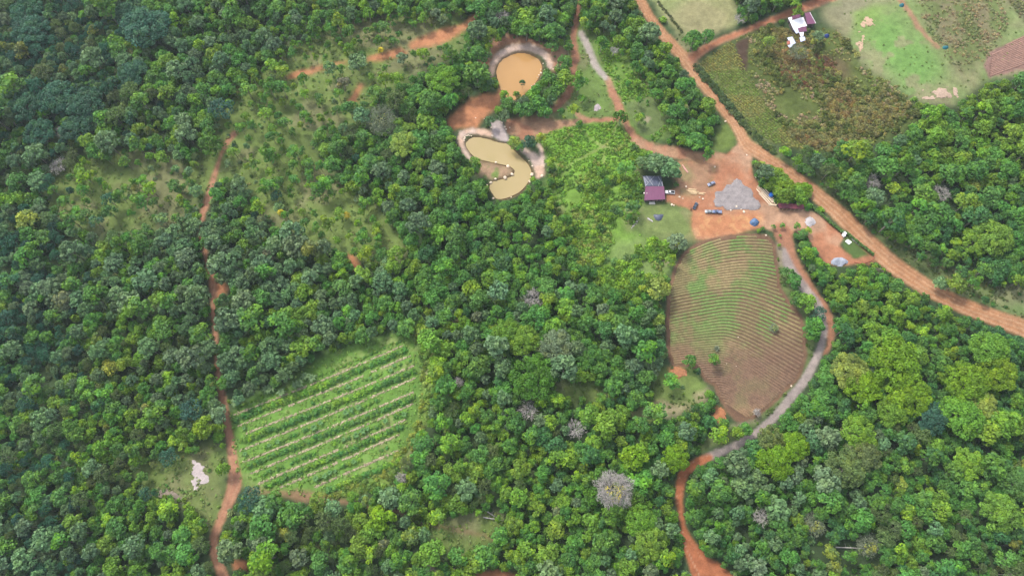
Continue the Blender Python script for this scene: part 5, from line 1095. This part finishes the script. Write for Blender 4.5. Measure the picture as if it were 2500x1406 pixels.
# ------------------------------------------------------------------ vehicles
TYRE = solid('tyre_rubber', (.02, .02, .02), .8); RIM = solid('rim_metal', (.4, .4, .42), .4, .8); GLASS = solid('car_glass', (.02, .03, .04), .08, 0, .05, 1, .8)
HEADL = solid('headlight_glass', (.8, .8, .78), .2); TAIL = solid('taillight_red', (.4, .02, .02), .3)
def ring(x, w_, z0, z1, ch=.12):
    return [(x, -w_, z0+ch), (x, -w_, z1-ch), (x, -w_+ch, z1), (x, w_-ch, z1), (x, w_, z1-ch), (x, w_, z0+ch), (x, w_-ch, z0), (x, -w_+ch, z0)]
def vehicle(name, px_, ang_px, paint, label, cat, pick=False, L=4.6, bed_mat=None):
    a, b = P(px_[0], px_[1]), P(px_[0]+math.cos(ang_px)*10, px_[1]-math.sin(ang_px)*10); d = b-a; rz = math.atan2(d.y, d.x)
    e = empty(name, a, rz, label, cat); W = .92 if not pick else .95; h = L/2
    mb = MB()
    if pick:
        mb.loft([ring(-h, W-.05, .45, .95), ring(-h+.1, W, .4, 1.0), ring(-.35, W, .4, 1.0)]); mb.loft([ring(-.349, W, .4, 1.05), ring(.9, W, .4, 1.08), ring(h-.4, W, .4, 1.0), ring(h, W-.12, .42, .78)])
    else: mb.loft([ring(-h, W-.12, .42, .85), ring(-h+.3, W, .32, .98), ring(-.9, W, .3, 1.0), ring(1.0, W, .3, .98), ring(h-.35, W, .32, .82), ring(h, W-.15, .4, .65)])
    mb.build('body', paint, e)
    c0, c1 = (-.3, 1.15) if pick else (-1.75, 1.05); mb = MB()
    bot = [(c0, -W+.06), (c1, -W+.06), (c1, W-.06), (c0, W-.06)]; tf, tr = (.55, .1) if pick else (.75, .5)
    top = [(c0+tr, -W+.22), (c1-tf, -W+.22), (c1-tf, W-.22), (c0+tr, W-.22)]; zb = .98; zt = 1.62 if pick else 1.42
    mb.loft([[(x, y, zb) for x, y in bot], [(x, y, zt) for x, y in top]]); mb.build('windows', GLASS, e)
    mb = MB(); mb.loft([[(x, y, zt+.002) for x, y in top], [(x*.97, y*.93, zt+.09) for x, y in top]]); mb.build('roof', paint, e)
    if pick:
        mb = MB(); mb.box((-.33-(h-.45)/2-.1, 0, 1.03), (h-.65, 1.5, .05)); mb.build('bed', bed_mat or DARK, e)
        for s_ in (-1, 1): mb = MB(); mb.box((-.33-(h-.45)/2-.1, s_*.86, 1.12), (h-.55, .14, .22)); mb.build('bed_side', paint, e)
        mb = MB(); mb.box((-h+.1, 0, 1.12), (.12, 1.7, .22)); mb.build('tailgate', paint, e)
    for x in (-h+.85, h-.85):
        for s_ in (-1, 1):
            mb = MB(); mb.loft([[(x+.34*math.cos(t), s_*(W-.2)+k, .34+.34*math.sin(t)) for t in np.linspace(0, 2*PI, 15)[:-1]] for k in (-.11, .11)]); wv = mb.build('wheel', TYRE, e)
            mb = MB(); y0 = s_*(W-.08); mb.loft([[(x+.2*math.cos(t), y0+k, .34+.2*math.sin(t)) for t in np.linspace(0, 2*PI, 11)[:-1]] for k in (-.02, .02)]); mb.build('rim', RIM, wv)
    for s_ in (-1, 1):
        mb = MB(); mb.box((h-.02, s_*.6, .66 if not pick else .72), (.1, .34, .16)); mb.build('headlight', HEADL, e)
        mb = MB(); mb.box((-h, s_*.68, .75), (.08, .22, .2)); mb.build('taillight', TAIL, e)
        mb = MB(); mb.box(((c1-tf-.05)+.35, s_*(W+.1), 1.05), (.14, .18, .14)); mb.build('mirror', paint, e)
    return e
PW = solid('white_car_paint', (.78, .79, .80), .3, 0, .02, 1, .5); PG = solid('blue_grey_car_paint', (.20, .23, .32), .35, .1, .03, 1, .5); PD = solid('dark_slate_car_paint', (.05, .07, .10), .25, .2, .03, 1, .5); PS = solid('silver_car_paint', (.24, .27, .29), .35, .1, .03, 1, .5); PB = solid('blue_car_paint', (.10, .14, .25), .35, .1, .03, 1, .5)
vehicle('pickup_truck', (1635, 471), PI-.06, PW, 'white pickup with dark open bed parked at the right side of the maroon house', 'pickup', True, 5.4)
vehicle('parked_car', (1736, 450), math.radians(203), PG, 'pale blue-grey car alone in the upper dirt yard left of the gravel', 'car')
vehicle('parked_car', (1697, 504), math.radians(62), PD, 'dark slate car parked at the boundary of lawn and orange dirt', 'car')
vehicle('parked_car', (1730, 518), math.radians(178), PS, 'silver car, left one of the two parked nose to tail below the gravel', 'car', False, 4.4)
vehicle('pickup_truck', (1750, 518.5), math.radians(176), PB, 'blue pickup, right one of the two parked nose to tail below the gravel', 'pickup', True, 5.2, PG)
# motorcycle beside the dark car
v = P(1686.5, 511); mc = empty('motorcycle', v, 1.4, 'small dark motorcycle parked on the lawn edge beside the dark slate car', 'motorcycle')
for x in (-.65, .65): mb = MB(); mb.loft([[(x+.3*math.cos(t), k, .3+.3*math.sin(t)) for t in np.linspace(0, 2*PI, 13)[:-1]] for k in (-.06, .06)]); mb.build('wheel', TYRE, mc)
mb = MB(); mb.loft([[(x, y*w_, z) for x, y, z in ((a, -1, .55), (a, 1, .55), (a, .7, t_), (a, -.7, t_))] for a, w_, t_ in ((-.5, .12, .75), (-.1, .16, .85), (.25, .18, .95), (.45, .1, .8))]); mb.build('body', DARK, mc)
mb = MB(); mb.box((-.25, 0, .86), (.6, .25, .08)); mb.build('seat', TYRE, mc); mb = MB(); mb.tube([(.5, -.35, 1.0), (.42, 0, 1.02), (.5, .35, 1.0)], [.03]*3, 5); mb.build('handlebar', RIM, mc)

rank_labels()
